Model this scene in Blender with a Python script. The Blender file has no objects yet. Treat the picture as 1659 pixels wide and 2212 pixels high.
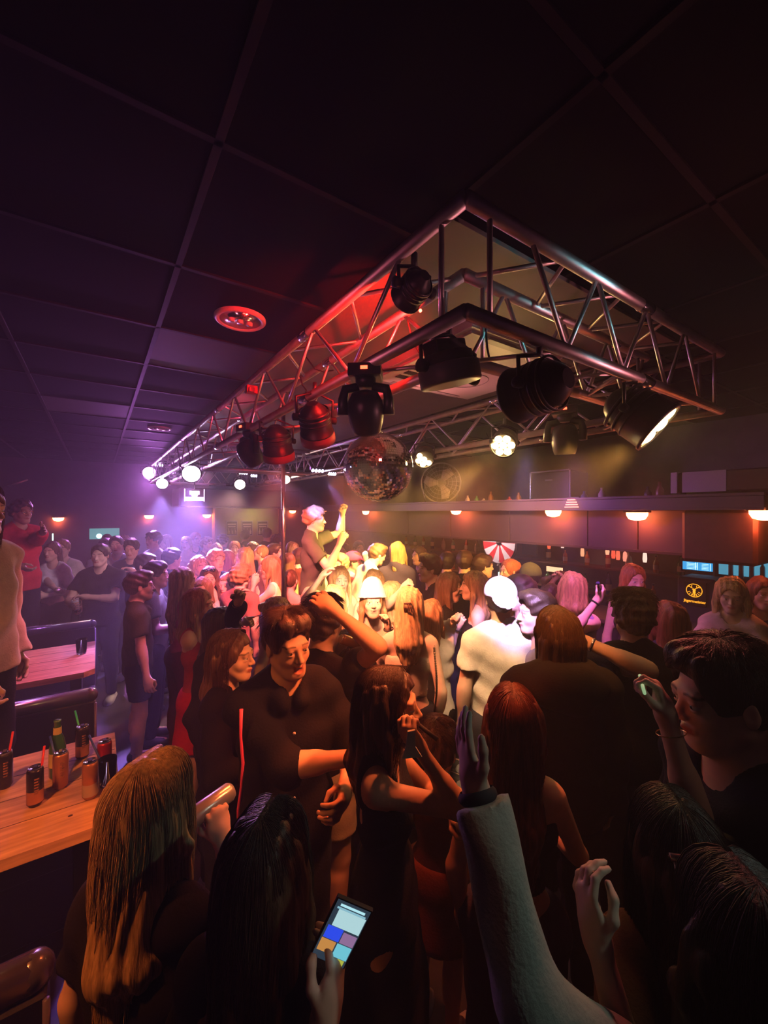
import bpy, math, random
import numpy as np
from mathutils import Vector, Matrix
random.seed(7)
PI = math.pi
SC = bpy.context.scene
COL = SC.collection
# ---------------------------------------------------------------- camera (room frame: X along the short truss, Y along the long truss)
YAW = math.radians(34.7); CT, ST = math.cos(YAW), math.sin(YAW)
F, CX, CY, EYE = 894.0, 829.5, 1106.0, 2.2
cam_d = bpy.data.cameras.new('camera'); cam = bpy.data.objects.new('camera', cam_d); COL.objects.link(cam)
cam.location = (0, 0, EYE); cam.rotation_euler = (PI/2, 0, -YAW)
cam_d.sensor_fit = 'VERTICAL'; cam_d.sensor_height = 36; cam_d.lens = F/2212*36; cam_d.clip_start = .03; cam_d.clip_end = 60
SC.camera = cam
def P(px, py, D):
    R = (px-CX)/F*D
    return Vector((R*CT+D*ST, -R*ST+D*CT, EYE-(py-CY)/F*D))
def AT(px, py, axis, v):
    """point seen at pixel px,py on the plane X=v / Y=v / Z=v"""
    d = P(px, py, 1)-Vector((0, 0, EYE)); k = 'XYZ'.index(axis); t = (v-(EYE if k == 2 else 0))/d[k]
    return Vector((0, 0, EYE))+d*t
# ---------------------------------------------------------------- view + world haze
SC.view_settings.view_transform = 'Standard'; SC.view_settings.look = 'None'
SC.view_settings.gamma = 1; SC.view_settings.exposure = 0.0
W = bpy.data.worlds.new('club_air'); SC.world = W; W.use_nodes = True
wn = W.node_tree.nodes; wn.clear()
wo = wn.new('ShaderNodeOutputWorld'); wb = wn.new('ShaderNodeBackground'); wb.inputs[0].default_value = (0, 0, 0, 1); wb.inputs[1].default_value = 0
wv = wn.new('ShaderNodeVolumeScatter'); wv.inputs['Density'].default_value = HAZE = 0.033; wv.inputs['Anisotropy'].default_value = .35
W.node_tree.links.new(wb.outputs[0], wo.inputs[0]); W.node_tree.links.new(wv.outputs[0], wo.inputs[1])
cy = SC.cycles
cy.max_bounces = 4; cy.diffuse_bounces = 1; cy.glossy_bounces = 3; cy.transmission_bounces = 4; cy.transparent_max_bounces = 6; cy.volume_bounces = 0
cy.use_adaptive_sampling = True; cy.adaptive_threshold = .03; cy.use_light_tree = False; cy.use_denoising = True; cy.sample_clamp_indirect = 6
def lamp(name, loc, aim, color, W_, spread=30, blend=.5, rad=.05, kind='SPOT', off=.17):
    if kind == 'SPOT': loc = Vector(loc)+(Vector(aim)-Vector(loc)).normalized()*off; W_ *= GAIN
    d = bpy.data.lights.new(name, kind); o = bpy.data.objects.new(name, d); COL.objects.link(o)
    d.color = color; d.energy = W_; o.location = loc
    if kind == 'SPOT':
        d.spot_size = math.radians(spread); d.spot_blend = blend; d.shadow_soft_size = rad
        o.rotation_euler = (Vector(aim)-Vector(loc)).to_track_quat('-Z', 'Y').to_euler()
    else: d.shadow_soft_size = rad
    return o
GAIN = 4.0
lamp('hot_centre_spot', P(790, 905, 1.75), P(745, 1285, 3.4), (1, .58, .32), 210, 20, .8, .04)
lamp('hot_centre_spot', P(800, 905, 1.75), P(820, 1280, 3.2), (1, .5, .28), 120, 24, .9, .04)
lamp('crowd_warm_spot', P(680, 930, 2.1), P(860, 1300, 2.8), (1, .24, .1), 130, 52, .9, .04)
lamp('crowd_red_wash', P(598, 960, 2.85), P(600, 1230, 4.2), (1, .16, .15), 210, 60, .9, .04)
lamp('crowd_red_wash', Vector((3.0, 4.2, 2.7)), P(700, 1200, 5.4), (1, .2, .15), 170, 70, .9, .04)
lamp('cap_violet_spot', P(1150, 870, 1.5), P(1100, 1310, 2.6), (.68, .45, 1), 130, 26, .7, .03)
lamp('cap_warm_spot', P(960, 830, 1.7), P(1055, 1440, 2.5), (1, .58, .26), 44, 30, .7, .03)
lamp('yellow_lamp_beam', P(1085, 968, 3.28), P(880, 1130, 4.0), (1, .5, .1), 420, 46, .9, .04)
lamp('yellow_lamp_beam', P(912, 994, 4.08), P(800, 1180, 4.8), (1, .5, .13), 260, 40, .9, .04)
lamp('yellow_lamp_beam', P(1425, 935, 2.0), P(1130, 1110, 3.9), (1, .42, .08), 260, 42, .9, .04)
lamp('violet_flood', P(413, 1028, 5.6), P(415, 1300, 4.6), (.42, .22, 1), 680, 60, .8, .05)
lamp('violet_flood', P(350, 1050, 7.5), P(345, 1200, 6.4), (.38, .26, 1), 330, 50, .8, .05)
lamp('magenta_flood', P(322, 1024, 8.6), P(470, 1200, 5), (.7, .2, .9), 180, 70, .8, .05)
lamp('magenta_flood', Vector((.95, 4.6, 2.75)), Vector((.2, 4.2, 1.0)), (.6, .2, 1), 30, 90, .9, .05)
lamp('peach_beam', P(518, 1050, 7.9), P(450, 1200, 5.6), (1, .5, .45), 130, 45, .8, .05)
lamp('peach_beam', P(617, 1038, 7.4), P(500, 1200, 6.4), (1, .55, .35), 120, 45, .8, .05)
lamp('blue_beam', P(547, 1003, 3.1), P(700, 1110, 4.4), (.25, .25, 1), 220, 12, .5, .02)
lamp('blue_beam', P(690, 1018, 6.2), P(815, 1200, 5.0), (.35, .25, 1), 160, 16, .5, .03)
lamp('blue_beam', P(1218, 970, 2.9), P(1230, 1240, 3.3), (.4, .25, 1), 110, 12, .6, .03)
lamp('crowd_magenta_wash', P(1240, 900, 2.2), P(1260, 1290, 3.0), (.85, .2, .75), 42, 60, .9, .04)
lamp('red_truss_light', Vector((1.09, 1.30, 2.98)), Vector((1.03, 2.2, 3.12)), (1, .015, .01), 34, 110, .9, .02, off=.02)
lamp('red_truss_light', Vector((1.09, 3.6, 2.98)), Vector((1.03, 4.4, 3.05)), (1, .05, .12), 9, 120, .9, .02, off=.02)
lamp('corner_pink_fill', Vector((2.7, -.4, 2.1)), Vector((1.4, .9, 3.0)), (1, .3, .34), 13, 60, .9, .03)  # added fill without a fixture, lifts the near truss corner
lamp('left_violet_fill', Vector((-.9, .6, 2.3)), Vector((1.0, 2.0, 3.0)), (1, .2, .3), 5, 60, .9, .03)  # unseen light put in from the left to brighten the truss
lamp('panel_pink_fill', Vector((2.0, 3.0, 2.4)), Vector((1.9, 2.0, 3.3)), (1, .26, .3), 12, 110, .9, .04)  # invented up-light, no fixture; brightens ceiling board and air conditioner
lamp('booth_red_wash', Vector((.9, 3.6, 2.7)), Vector((-.6, 3.6, 1.0)), (1, .16, .22), 40, 70, .8, .04)
lamp('table_orange_spot', Vector((-1.0, .95, 3.15)), Vector((-.2, 1.9, 1.0)), (1, .26, .05), 44, 62, .8, .03)
lamp('foreground_red_wash', P(760, 930, 1.9), P(640, 1560, 1.6), (1, .13, .03), 22, 60, .9, .03)
lamp('front_orange_key', P(1165, 870, 1.45), P(700, 1470, 1.6), (1, .22, .06), 36, 52, .9, .03)
lamp('hoodie_orange_fill', P(1230, 870, 1.5), P(1215, 1370, 1.9), (1, .3, .07), 12, 34, .9, .03)  # extra light put in to warm the hoodie man's hair
lamp('canopy_violet_fill', Vector((2.7, 3.2, 2.6)), Vector((4.2, 2.4, 2.0)), (.6, .18, .9), 13, 80, .9, .04)  # added fill that tints the canopy panels, no lamp hangs there
lamp('foreground_red_wash', P(1010, 850, 1.8), P(980, 1600, 1.5), (1, .16, .04), 22, 60, .9, .03)
lamp('teal_side_spot', Vector((1.9, -.9, 3.1)), P(1075, 1790, .8), (.5, 1, .9), 5, 20, .9, .03)
lamp('warm_side_spot', Vector((1.9, -.9, 3.1)), P(1150, 1980, .8), (1, .62, .4), 2.0, 22, .9, .03)
lamp('teal_truss_spot', Vector((2.3, -.6, 2.7)), P(1230, 640, 1.7), (.2, .9, 1), 7, 22, .8, .02)
lamp('red_truss_light', Vector((.78, 1.15, 2.92)), Vector((.96, 2.3, 3.0)), (1, .015, .01), 12, 50, .9, .02, off=.02)  # added outside the truss to redden its braces, no fixture of its own
lamp('right_red_fill', P(1380, 930, 1.6), P(1480, 1560, 1.0), (1, .14, .12), 3.5, 60, .9, .03)  # weak added light, reddens the profile man and the raised arm
lamp('booth_people_fill', Vector((1.1, 3.3, 2.7)), P(140, 1240, 5.3), (.95, .62, .8), 34, 34, .9, .03)  # added to lift the pale shirts by the booths
lamp('phone_hand_warm_fill', Vector((.75, -.35, 3.1)), P(700, 2130, .7), (1, .34, .14), 1.6, 16, .9, .03)  # unseen source added so the phone hand shows

# ---------------------------------------------------------------- materials
_M = {}
def mat(name, col, rough=.6, metal=0, emit=None, es=0, noise=0, nscale=20, bump=0, bscale=60, stretch=None, trans=0, spec=.5, coat=0, alpha=1):
    key = name
    if key in _M: return _M[key]
    m = bpy.data.materials.new(name); m.use_nodes = True; nt = m.node_tree; b = nt.nodes['Principled BSDF']
    c = (col[0], col[1], col[2], 1)
    b.inputs['Base Color'].default_value = c; b.inputs['Roughness'].default_value = rough; b.inputs['Metallic'].default_value = metal
    b.inputs['Specular IOR Level'].default_value = spec
    if coat: b.inputs['Coat Weight'].default_value = coat; b.inputs['Coat Roughness'].default_value = .1
    if trans: b.inputs['Transmission Weight'].default_value = trans; b.inputs['IOR'].default_value = 1.45
    if alpha < 1: b.inputs['Alpha'].default_value = alpha
    if emit: b.inputs['Emission Color'].default_value = (*emit, 1); b.inputs['Emission Strength'].default_value = es
    if noise or bump:
        tc = nt.nodes.new('ShaderNodeTexCoord'); mp = nt.nodes.new('ShaderNodeMapping'); nt.links.new(tc.outputs['Object'], mp.inputs[0])
        if stretch: mp.inputs['Scale'].default_value = stretch
        if noise:
            n = nt.nodes.new('ShaderNodeTexNoise'); n.inputs['Scale'].default_value = nscale; n.inputs['Detail'].default_value = 4
            nt.links.new(mp.outputs[0], n.inputs['Vector'])
            r = nt.nodes.new('ShaderNodeMapRange'); r.inputs[1].default_value = .3; r.inputs[2].default_value = .7
            r.inputs[3].default_value = 1-noise; r.inputs[4].default_value = 1+noise; nt.links.new(n.outputs[0], r.inputs[0])
            v = nt.nodes.new('ShaderNodeVectorMath'); v.operation = 'SCALE'; v.inputs[0].default_value = col[:3]
            nt.links.new(r.outputs[0], v.inputs['Scale']); nt.links.new(v.outputs[0], b.inputs['Base Color'])
        if bump:
            n2 = nt.nodes.new('ShaderNodeTexNoise'); n2.inputs['Scale'].default_value = bscale; n2.inputs['Detail'].default_value = 3
            nt.links.new(mp.outputs[0], n2.inputs['Vector'])
            bp = nt.nodes.new('ShaderNodeBump'); bp.inputs['Strength'].default_value = bump; bp.inputs['Distance'].default_value = .01
            nt.links.new(n2.outputs[0], bp.inputs['Height']); nt.links.new(bp.outputs[0], b.inputs['Normal'])
    _M[key] = m; return m
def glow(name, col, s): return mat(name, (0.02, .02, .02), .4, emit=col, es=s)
def skin(name, col):
    if name in _M: return _M[name]
    m = mat(name, col, .5, noise=.05, nscale=40, spec=.4); nt = m.node_tree; b = nt.nodes['Principled BSDF']
    src = b.inputs['Base Color'].links[0].from_socket
    at = nt.nodes.new('ShaderNodeAttribute'); at.attribute_name = 'feature'
    sp = nt.nodes.new('ShaderNodeSeparateColor'); nt.links.new(at.outputs['Color'], sp.inputs[0])
    prev = src
    for ch, c2 in ((0, (col[0]*.75, col[1]*.38, col[2]*.38, 1)), (1, (col[0]*.18, col[1]*.15, col[2]*.15, 1))):
        mx = nt.nodes.new('ShaderNodeMix'); mx.data_type = 'RGBA'; nt.links.new(sp.outputs[ch], mx.inputs[0]); nt.links.new(prev, mx.inputs[6]); mx.inputs[7].default_value = c2; prev = mx.outputs[2]
    nt.links.new(prev, b.inputs['Base Color']); return m
# ---------------------------------------------------------------- mesh builder
class MB:
    def __init__(s): s.v = []; s.f = []; s.mi = []; s.sm = []; s.cur = 0; s.M = Matrix()
    def add(s, vs, fs, smooth=True):
        o = len(s.v); s.v += [s.M @ Vector(v) for v in vs]
        for f in fs: s.f.append([i+o for i in f]); s.mi.append(s.cur); s.sm.append(smooth)
        return s
    def box(s, c, d, rot=None):
        x, y, z = d[0]/2, d[1]/2, d[2]/2; b = min(x, y, z)*.12; vs = []; R = rot or Matrix.Identity(3)
        # box with chamfered vertical and horizontal edges
        for sx in (-1, 1):
            for sy in (-1, 1):
                for sz in (-1, 1):
                    vs += [(sx*(x-b), sy*(y-b), sz*z), (sx*(x-b), sy*y, sz*(z-b)), (sx*x, sy*(y-b), sz*(z-b))]
        I = lambda sx, sy, sz, k: (((sx > 0)*2+(sy > 0))*2+(sz > 0))*3+k
        fs = []
        for q in (-1, 1):
            fs.append([I(-1, -1, q, 0), I(1, -1, q, 0), I(1, 1, q, 0), I(-1, 1, q, 0)][::q])
            fs.append([I(-1, q, -1, 1), I(1, q, -1, 1), I(1, q, 1, 1), I(-1, q, 1, 1)][::-q])
            fs.append([I(q, -1, -1, 2), I(q, 1, -1, 2), I(q, 1, 1, 2), I(q, -1, 1, 2)][::q])
        for a in (-1, 1):
            for c2 in (-1, 1):
                fs.append([I(-1, a, c2, 0), I(1, a, c2, 0), I(1, a, c2, 1), I(-1, a, c2, 1)][::-a*c2])
                fs.append([I(a, -1, c2, 0), I(a, 1, c2, 0), I(a, 1, c2, 2), I(a, -1, c2, 2)][::a*c2])
                fs.append([I(a, c2, -1, 1), I(a, c2, 1, 1), I(a, c2, 1, 2), I(a, c2, -1, 2)][::a*c2])
                for e in (-1, 1): fs.append([I(a, c2, e, 0), I(a, c2, e, 1), I(a, c2, e, 2)][::a*c2*e])
        cc = Vector(c)
        return s.add([cc+R @ Vector(v) for v in vs], fs, False)
    def tube(s, pts, r, n=10, cap=True):
        pts = [Vector(p) for p in pts]; rs = r if isinstance(r, (list, tuple)) else [r]*len(pts); vs = []; fs = []
        up = None
        for i, p in enumerate(pts):
            t = (pts[min(i+1, len(pts)-1)]-pts[max(i-1, 0)]).normalized()
            if up is None: up = t.orthogonal().normalized()
            up = (up-t*up.dot(t)).normalized(); w = t.cross(up)
            for k in range(n): a = 2*PI*k/n; vs.append(p+(up*math.cos(a)+w*math.sin(a))*rs[i])
        for i in range(len(pts)-1):
            for k in range(n): fs.append([i*n+k, i*n+(k+1) % n, (i+1)*n+(k+1) % n, (i+1)*n+k])
        if cap: fs += [list(range(n))[::-1], [(len(pts)-1)*n+k for k in range(n)]]
        return s.add(vs, fs)
    def lathe(s, c, prof, n=24, axis=(0, 0, 1), cap=True):
        """prof: (radius, height) pairs along the axis from point c"""
        q = Vector((0, 0, 1)).rotation_difference(Vector(axis).normalized()); c = Vector(c); vs = []; fs = []
        for r, h in prof:
            for k in range(n): a = 2*PI*k/n; vs.append(c+q @ Vector((r*math.cos(a), r*math.sin(a), h)))
        m = len(prof)
        for i in range(m-1):
            for k in range(n): fs.append([i*n+k, i*n+(k+1) % n, (i+1)*n+(k+1) % n, (i+1)*n+k])
        if cap: fs += [list(range(n))[::-1], [(m-1)*n+k for k in range(n)]]
        return s.add(vs, fs)
    def ball(s, c, r, n=12):
        rx, ry, rz = r if isinstance(r, (tuple, list)) else (r, r, r); vs = []; fs = []
        for i in range(n+1):
            t = PI*(i+.001)/(n+.002)
            for k in range(n*2): a = PI*k/n; vs.append((c[0]+rx*math.sin(t)*math.cos(a), c[1]+ry*math.sin(t)*math.sin(a), c[2]+rz*math.cos(t)))
        m = n*2
        for i in range(n):
            for k in range(m): fs.append([(i+1)*m+k, (i+1)*m+(k+1) % m, i*m+(k+1) % m, i*m+k])
        return s.add(vs, fs)
    def prism(s, poly, z0, z1):
        n = len(poly); vs = [(x, y, z0) for x, y in poly]+[(x, y, z1) for x, y in poly]
        return s.add(vs, [list(range(n))[::-1], [n+i for i in range(n)]]+[[i, (i+1) % n, n+(i+1) % n, n+i] for i in range(n)], False)
    def build(s, name, mats, parent=None, loc=None, bevel=0):
        me = bpy.data.meshes.new(name); me.from_pydata([tuple(v) for v in s.v], [], s.f)
        for m in (mats if isinstance(mats, (list, tuple)) else [mats]): me.materials.append(m)
        me.polygons.foreach_set('material_index', s.mi); me.polygons.foreach_set('use_smooth', s.sm); me.update()
        o = bpy.data.objects.new(name, me); COL.objects.link(o)
        if any(s.sm):
            pass
        if parent: o.parent = parent
        if loc is not None: o.location = loc
        return o
def tag(o, label, cat, group=None, kind=None):
    o['label'] = label; o['category'] = cat
    if group: o['group'] = group
    if kind: o['kind'] = kind
    return o
def struct(o): o['kind'] = 'structure'; return o
def empty(name, loc, label, cat, group=None, rz=0):
    o = bpy.data.objects.new(name, None); o.empty_display_size = .1; o.location = loc; o.rotation_euler = (0, 0, rz); COL.objects.link(o)
    return tag(o, label, cat, group)
def dup(root, loc=None, rz=None, label=None, scale=None):
    r = root.copy(); COL.objects.link(r)
    if loc is not None: r.location = loc
    if rz is not None: r.rotation_euler = (0, 0, rz)
    if scale is not None: r.scale = (scale,)*3
    if label: r['label'] = label
    for ch in list(root.children):
        c = ch.copy(); COL.objects.link(c); c.parent = r
        for g in list(ch.children):
            d = g.copy(); COL.objects.link(d); d.parent = c
    return r
# ---------------------------------------------------------------- implicit surfaces -> one continuous mesh
class Field:
    def __init__(s, xs, ys, zs):
        s.ax = [np.asarray(a, np.float32) for a in (xs, ys, zs)]; s.F = np.full([len(a) for a in s.ax], .5, np.float32)
        s.vox = max(float(np.max(np.diff(a))) for a in s.ax)
    def sl(s, lo, hi, mg):
        out = []
        for a, l, h in zip(s.ax, lo, hi):
            i = max(int(np.searchsorted(a, l-mg))-1, 0); j = min(int(np.searchsorted(a, h+mg))+1, len(a))
            if j-i < 2: return None, None
            out.append(slice(i, j))
        X = [s.ax[0][out[0]][:, None, None], s.ax[1][out[1]][None, :, None], s.ax[2][out[2]][None, None, :]]
        return tuple(out), X
    def mix(s, sl, d, k, op):
        f = s.F[sl]
        if op == 'add':
            m = np.minimum(f, d)
            if k > 0: h = np.maximum(k-np.abs(f-d), 0)/k; m = m-h*h*k*.25
        else:
            d = -d; m = np.maximum(f, d)
            if k > 0: h = np.maximum(k-np.abs(f-d), 0)/k; m = m+h*h*k*.25
        s.F[sl] = m
    def prim(s, p, infl=0, kk=None):
        k = p.get('k', .02) if kk is None else kk; op = p.get('op', 'add'); mg = k+2.5*s.vox+max(infl, 0)
        if p['t'] == 'c':
            a, b = np.array(p['a']), np.array(p['b']); r = max(p['ra'], p['rb']); sq = p.get('sq', 1)
            sl, X = s.sl(np.minimum(a, b)-r, np.maximum(a, b)+r, mg)
            if sl is None: return
            ba = b-a; yy = (X[1]-a[1])/sq; by = ba[1]/sq; L2 = ba[0]**2+by**2+ba[2]**2+1e-9
            x, y, z = X[0]-a[0], yy, X[2]-a[2]
            t = np.clip((x*ba[0]+y*by+z*ba[2])/L2, 0, 1)
            d = np.sqrt((x-t*ba[0])**2+(y-t*by)**2+(z-t*ba[2])**2)-(p['ra']+(p['rb']-p['ra'])*t)
            if sq != 1: d = d*(.5+.5*sq)
            d = d-infl
            if 'cut' in p:
                n = ba/np.linalg.norm(ba); d = np.maximum(d, (X[0]-b[0])*n[0]+(X[1]-b[1])*n[1]+(X[2]-b[2])*n[2])
        else:
            c, rr = np.array(p['c']), np.array(p['r']); R = p.get('R')
            if R is None: ext = rr
            else: ext = np.sqrt(((np.abs(R)*rr[None, :])**2).sum(1))
            sl, X = s.sl(c-ext, c+ext, mg)
            if sl is None: return
            x, y, z = X[0]-c[0], X[1]-c[1], X[2]-c[2]
            if R is not None: x, y, z = (R[0, 0]*x+R[1, 0]*y+R[2, 0]*z, R[0, 1]*x+R[1, 1]*y+R[2, 1]*z, R[0, 2]*x+R[1, 2]*y+R[2, 2]*z)
            rr = rr+infl
            k0 = np.sqrt((x/rr[0])**2+(y/rr[1])**2+(z/rr[2])**2); k1 = np.sqrt((x/rr[0]**2)**2+(y/rr[1]**2)**2+(z/rr[2]**2)**2)+1e-6
            d = k0*(k0-1)/k1
        s.mix(sl, d.astype(np.float32), k, op)
    def mesh(s):
        F_, (xs, ys, zs) = s.F, s.ax; I = F_ < 0
        for ax in range(3):
            v = [slice(None)]*3
            for e in (0, -1): v[ax] = e; I[tuple(v)] = False
        F2 = np.where(I, F_, np.maximum(F_, 1e-4))
        S = np.zeros([n-1 for n in I.shape], np.uint8)
        for a in (0, 1):
            for b in (0, 1):
                for c in (0, 1): S += I[a:I.shape[0]-1+a, b:I.shape[1]-1+b, c:I.shape[2]-1+c]
        M = (S > 0) & (S < 8); ci = np.argwhere(M)
        if len(ci) == 0: return np.zeros((0, 3)), np.zeros((0, 4), int)
        idx = np.full(M.shape, -1, np.int64); idx[M] = np.arange(len(ci))
        acc = np.zeros((len(ci), 3)); cnt = np.zeros(len(ci))
        cor = [(a, b, c) for a in (0, 1) for b in (0, 1) for c in (0, 1)]
        fv = {q: F2[ci[:, 0]+q[0], ci[:, 1]+q[1], ci[:, 2]+q[2]] for q in cor}
        pv = {q: np.stack([xs[ci[:, 0]+q[0]], ys[ci[:, 1]+q[1]], zs[ci[:, 2]+q[2]]], 1) for q in cor}
        for q in cor:
            for ax in range(3):
                if q[ax]: continue
                q2 = tuple(1 if i == ax else q[i] for i in range(3)); fa, fb = fv[q], fv[q2]; m = (fa < 0) != (fb < 0)
                t = (fa/(fa-fb+1e-12))[m][:, None]; acc[m] += pv[q][m]*(1-t)+pv[q2][m]*t; cnt[m] += 1
        V = acc/cnt[:, None]; Q = []
        for ax in range(3):
            u, w = (ax+1) % 3, (ax+2) % 3; sa = [slice(None)]*3; sb = [slice(None)]*3; sa[ax] = slice(0, -1); sb[ax] = slice(1, None)
            A, B = I[tuple(sa)], I[tuple(sb)]; e = np.argwhere(A != B); e = e[(e[:, u] > 0) & (e[:, w] > 0)]
            e = e[(e[:, u] < M.shape[u]) & (e[:, w] < M.shape[w])]
            def cell(du, dw): g = e.copy(); g[:, u] -= du; g[:, w] -= dw; return idx[g[:, 0], g[:, 1], g[:, 2]]
            q = np.stack([cell(1, 1), cell(0, 1), cell(0, 0), cell(1, 0)], 1); fl = ~A[e[:, 0], e[:, 1], e[:, 2]]; q[fl] = q[fl][:, ::-1]; Q.append(q)
        Q = np.concatenate(Q); Q = Q[(Q >= 0).all(1)]
        return V, Q
def np_obj(name, V, Q, m, parent=None, smooth=True):
    me = bpy.data.meshes.new(name); n = len(Q); me.vertices.add(len(V)); me.vertices.foreach_set('co', V.astype(np.float32).ravel())
    me.loops.add(n*4); me.loops.foreach_set('vertex_index', Q.astype(np.int32).ravel()); me.polygons.add(n)
    me.polygons.foreach_set('loop_start', np.arange(0, n*4, 4, dtype=np.int32)); me.polygons.foreach_set('use_smooth', np.full(n, smooth))
    me.update(calc_edges=True); me.materials.append(m)
    o = bpy.data.objects.new(name, me); COL.objects.link(o)
    if parent: o.parent = parent
    return o
def axis(lo, hi, step, zones):
    out = [lo]; x = lo
    while x < hi:
        st = step
        for a, b, h in zones:
            if a-step <= x <= b: st = min(st, h) if a <= x else min(st, max(h, a-x) if a-x > h else h)
        x += st; out.append(x)
    return out
def bounds(pr, infl=0):
    lo = np.full(3, 9.); hi = -lo
    for p in pr:
        if p.get('op') == 'sub': continue
        if p['t'] == 'c': r = max(p['ra'], p['rb'])+infl; lo = np.minimum(lo, np.minimum(p['a'], p['b'])-r); hi = np.maximum(hi, np.maximum(p['a'], p['b'])+r)
        else: r = max(p['r'])+infl; lo = np.minimum(lo, np.array(p['c'])-r); hi = np.maximum(hi, np.array(p['c'])+r)
    return lo-.02, hi+.02
def C(a, b, ra, rb, k=.02, **kw): return dict(t='c', a=np.array(a, float), b=np.array(b, float), ra=ra, rb=rb, k=k, **kw)
def E(c, r, k=.02, **kw): return dict(t='e', c=np.array(c, float), r=r, k=k, **kw)
def unit(v): v = np.array(v, float); return v/(np.linalg.norm(v)+1e-9)
def rotx(a): c, s = math.cos(a), math.sin(a); return np.array([[1, 0, 0], [0, c, -s], [0, s, c]])
def roty(a): c, s = math.cos(a), math.sin(a); return np.array([[c, 0, s], [0, 1, 0], [-s, 0, c]])
def rotz(a): c, s = math.cos(a), math.sin(a); return np.array([[c, -s, 0], [s, c, 0], [0, 0, 1]])
rad = math.radians
# ---------------------------------------------------------------- people
SK = {'fair': skin('fair_skin', (.72, .47, .36)), 'tan': skin('tan_skin', (.58, .36, .25)), 'pink': skin('rosy_skin', (.74, .46, .38))}
def cloth(n, c, r=.85): return mat(n, c, r, noise=.08, nscale=30, bump=.25, bscale=120, spec=.1)
def hairm(n, c): return mat(n, c, .42, noise=.45, nscale=26, bump=.3, bscale=50, stretch=(5, 5, .25), spec=.45)
HC = {'blond': hairm('blond_hair', (.55, .36, .17)), 'light': hairm('light_brown_hair', (.33, .19, .09)), 'brown': hairm('brown_hair', (.12, .06, .03)),
      'dark': hairm('dark_brown_hair', (.045, .025, .016)), 'black': hairm('black_hair', (.018, .013, .012)), 'red': hairm('copper_hair', (.36, .11, .035)), 'auburn': hairm('auburn_hair', (.17, .05, .025))}
EYEM = mat('eye_white', (.75, .72, .7), .2); IRIS = mat('iris', (.05, .035, .03), .15); TEETH = mat('teeth', (.75, .7, .65), .3)
def head_prims(H, c, hs, sex, mouth=0):
    g = lambda *v: c+H @ (np.array(v)*hs); r = lambda *v: tuple(x*hs for x in v); q = []
    q.append(E(g(0, -.014, .03), r(.075, .095, .09), .01, R=H))
    q.append(E(g(0, .026, -.032), r(.055, .064, .079) if sex == 'm' else r(.052, .063, .077), .03*hs, R=H))
    q.append(E(g(0, .058, -.092), r(.03 if sex == 'f' else .035, .028, .024), .03*hs, R=H))
    for s in (-1, 1):
        q.append(C(g(s*(.05 if sex == 'm' else .044), .0, -.05), g(s*.012, .06, -.094), .02*hs, .016*hs, .025*hs))
        q.append(E(g(s*.036, .055, -.028), r(.024, .02, .024), .02*hs, R=H))
    q.append(C(g(-.036, .078, .022), g(.036, .078, .022), .012*hs, .012*hs, .015*hs))
    q.append(C(g(0, .085, .012), g(0, .106, -.028), .006*hs, .0105*hs, .010*hs))
    for s in (-1, 1):
        q.append(E(g(s*.011, .096, -.031), r(.008, .009, .007), .006*hs, R=H))
        q.append(E(g(s*.03, .1, .003), r(.015, .018, .011), .010*hs, R=H, op='sub'))
        q.append(E(g(s*.03, .0785, .0105), r(.0155, .0128, .0072), .004*hs, R=H)); q.append(E(g(s*.03, .0775, -.0065), r(.0145, .0118, .0058), .004*hs, R=H))
    mo = mouth*.015; cz = .004+mouth*.009
    q.append(C(g(-.022, .082, -.058+cz), g(0, .0935, -.0555), .004*hs, .0062*hs, .005*hs)); q.append(C(g(.022, .082, -.058+cz), g(0, .0935, -.0555), .004*hs, .0062*hs, .005*hs))
    q.append(C(g(-.019, .082, -.063-mo*.5), g(0, .088, -.068-mo), .0045*hs, .0058*hs, .006*hs)); q.append(C(g(.019, .082, -.063-mo*.5), g(0, .088, -.068-mo), .0045*hs, .0058*hs, .006*hs))
    if mouth: q.append(E(g(0, .096, -.0625-mo*.45), r(.02, .019, .003+mo*.55), .003*hs, R=H, op='sub'))
    for s in (-1, 1):
        q.append(E(g(s*.077, -.008, -.004), r(.008, .018, .031), .007*hs, R=H)); q.append(E(g(s*.084, .0, .0), r(.004, .009, .015), .004*hs, R=H, op='sub'))
    return q
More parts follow.
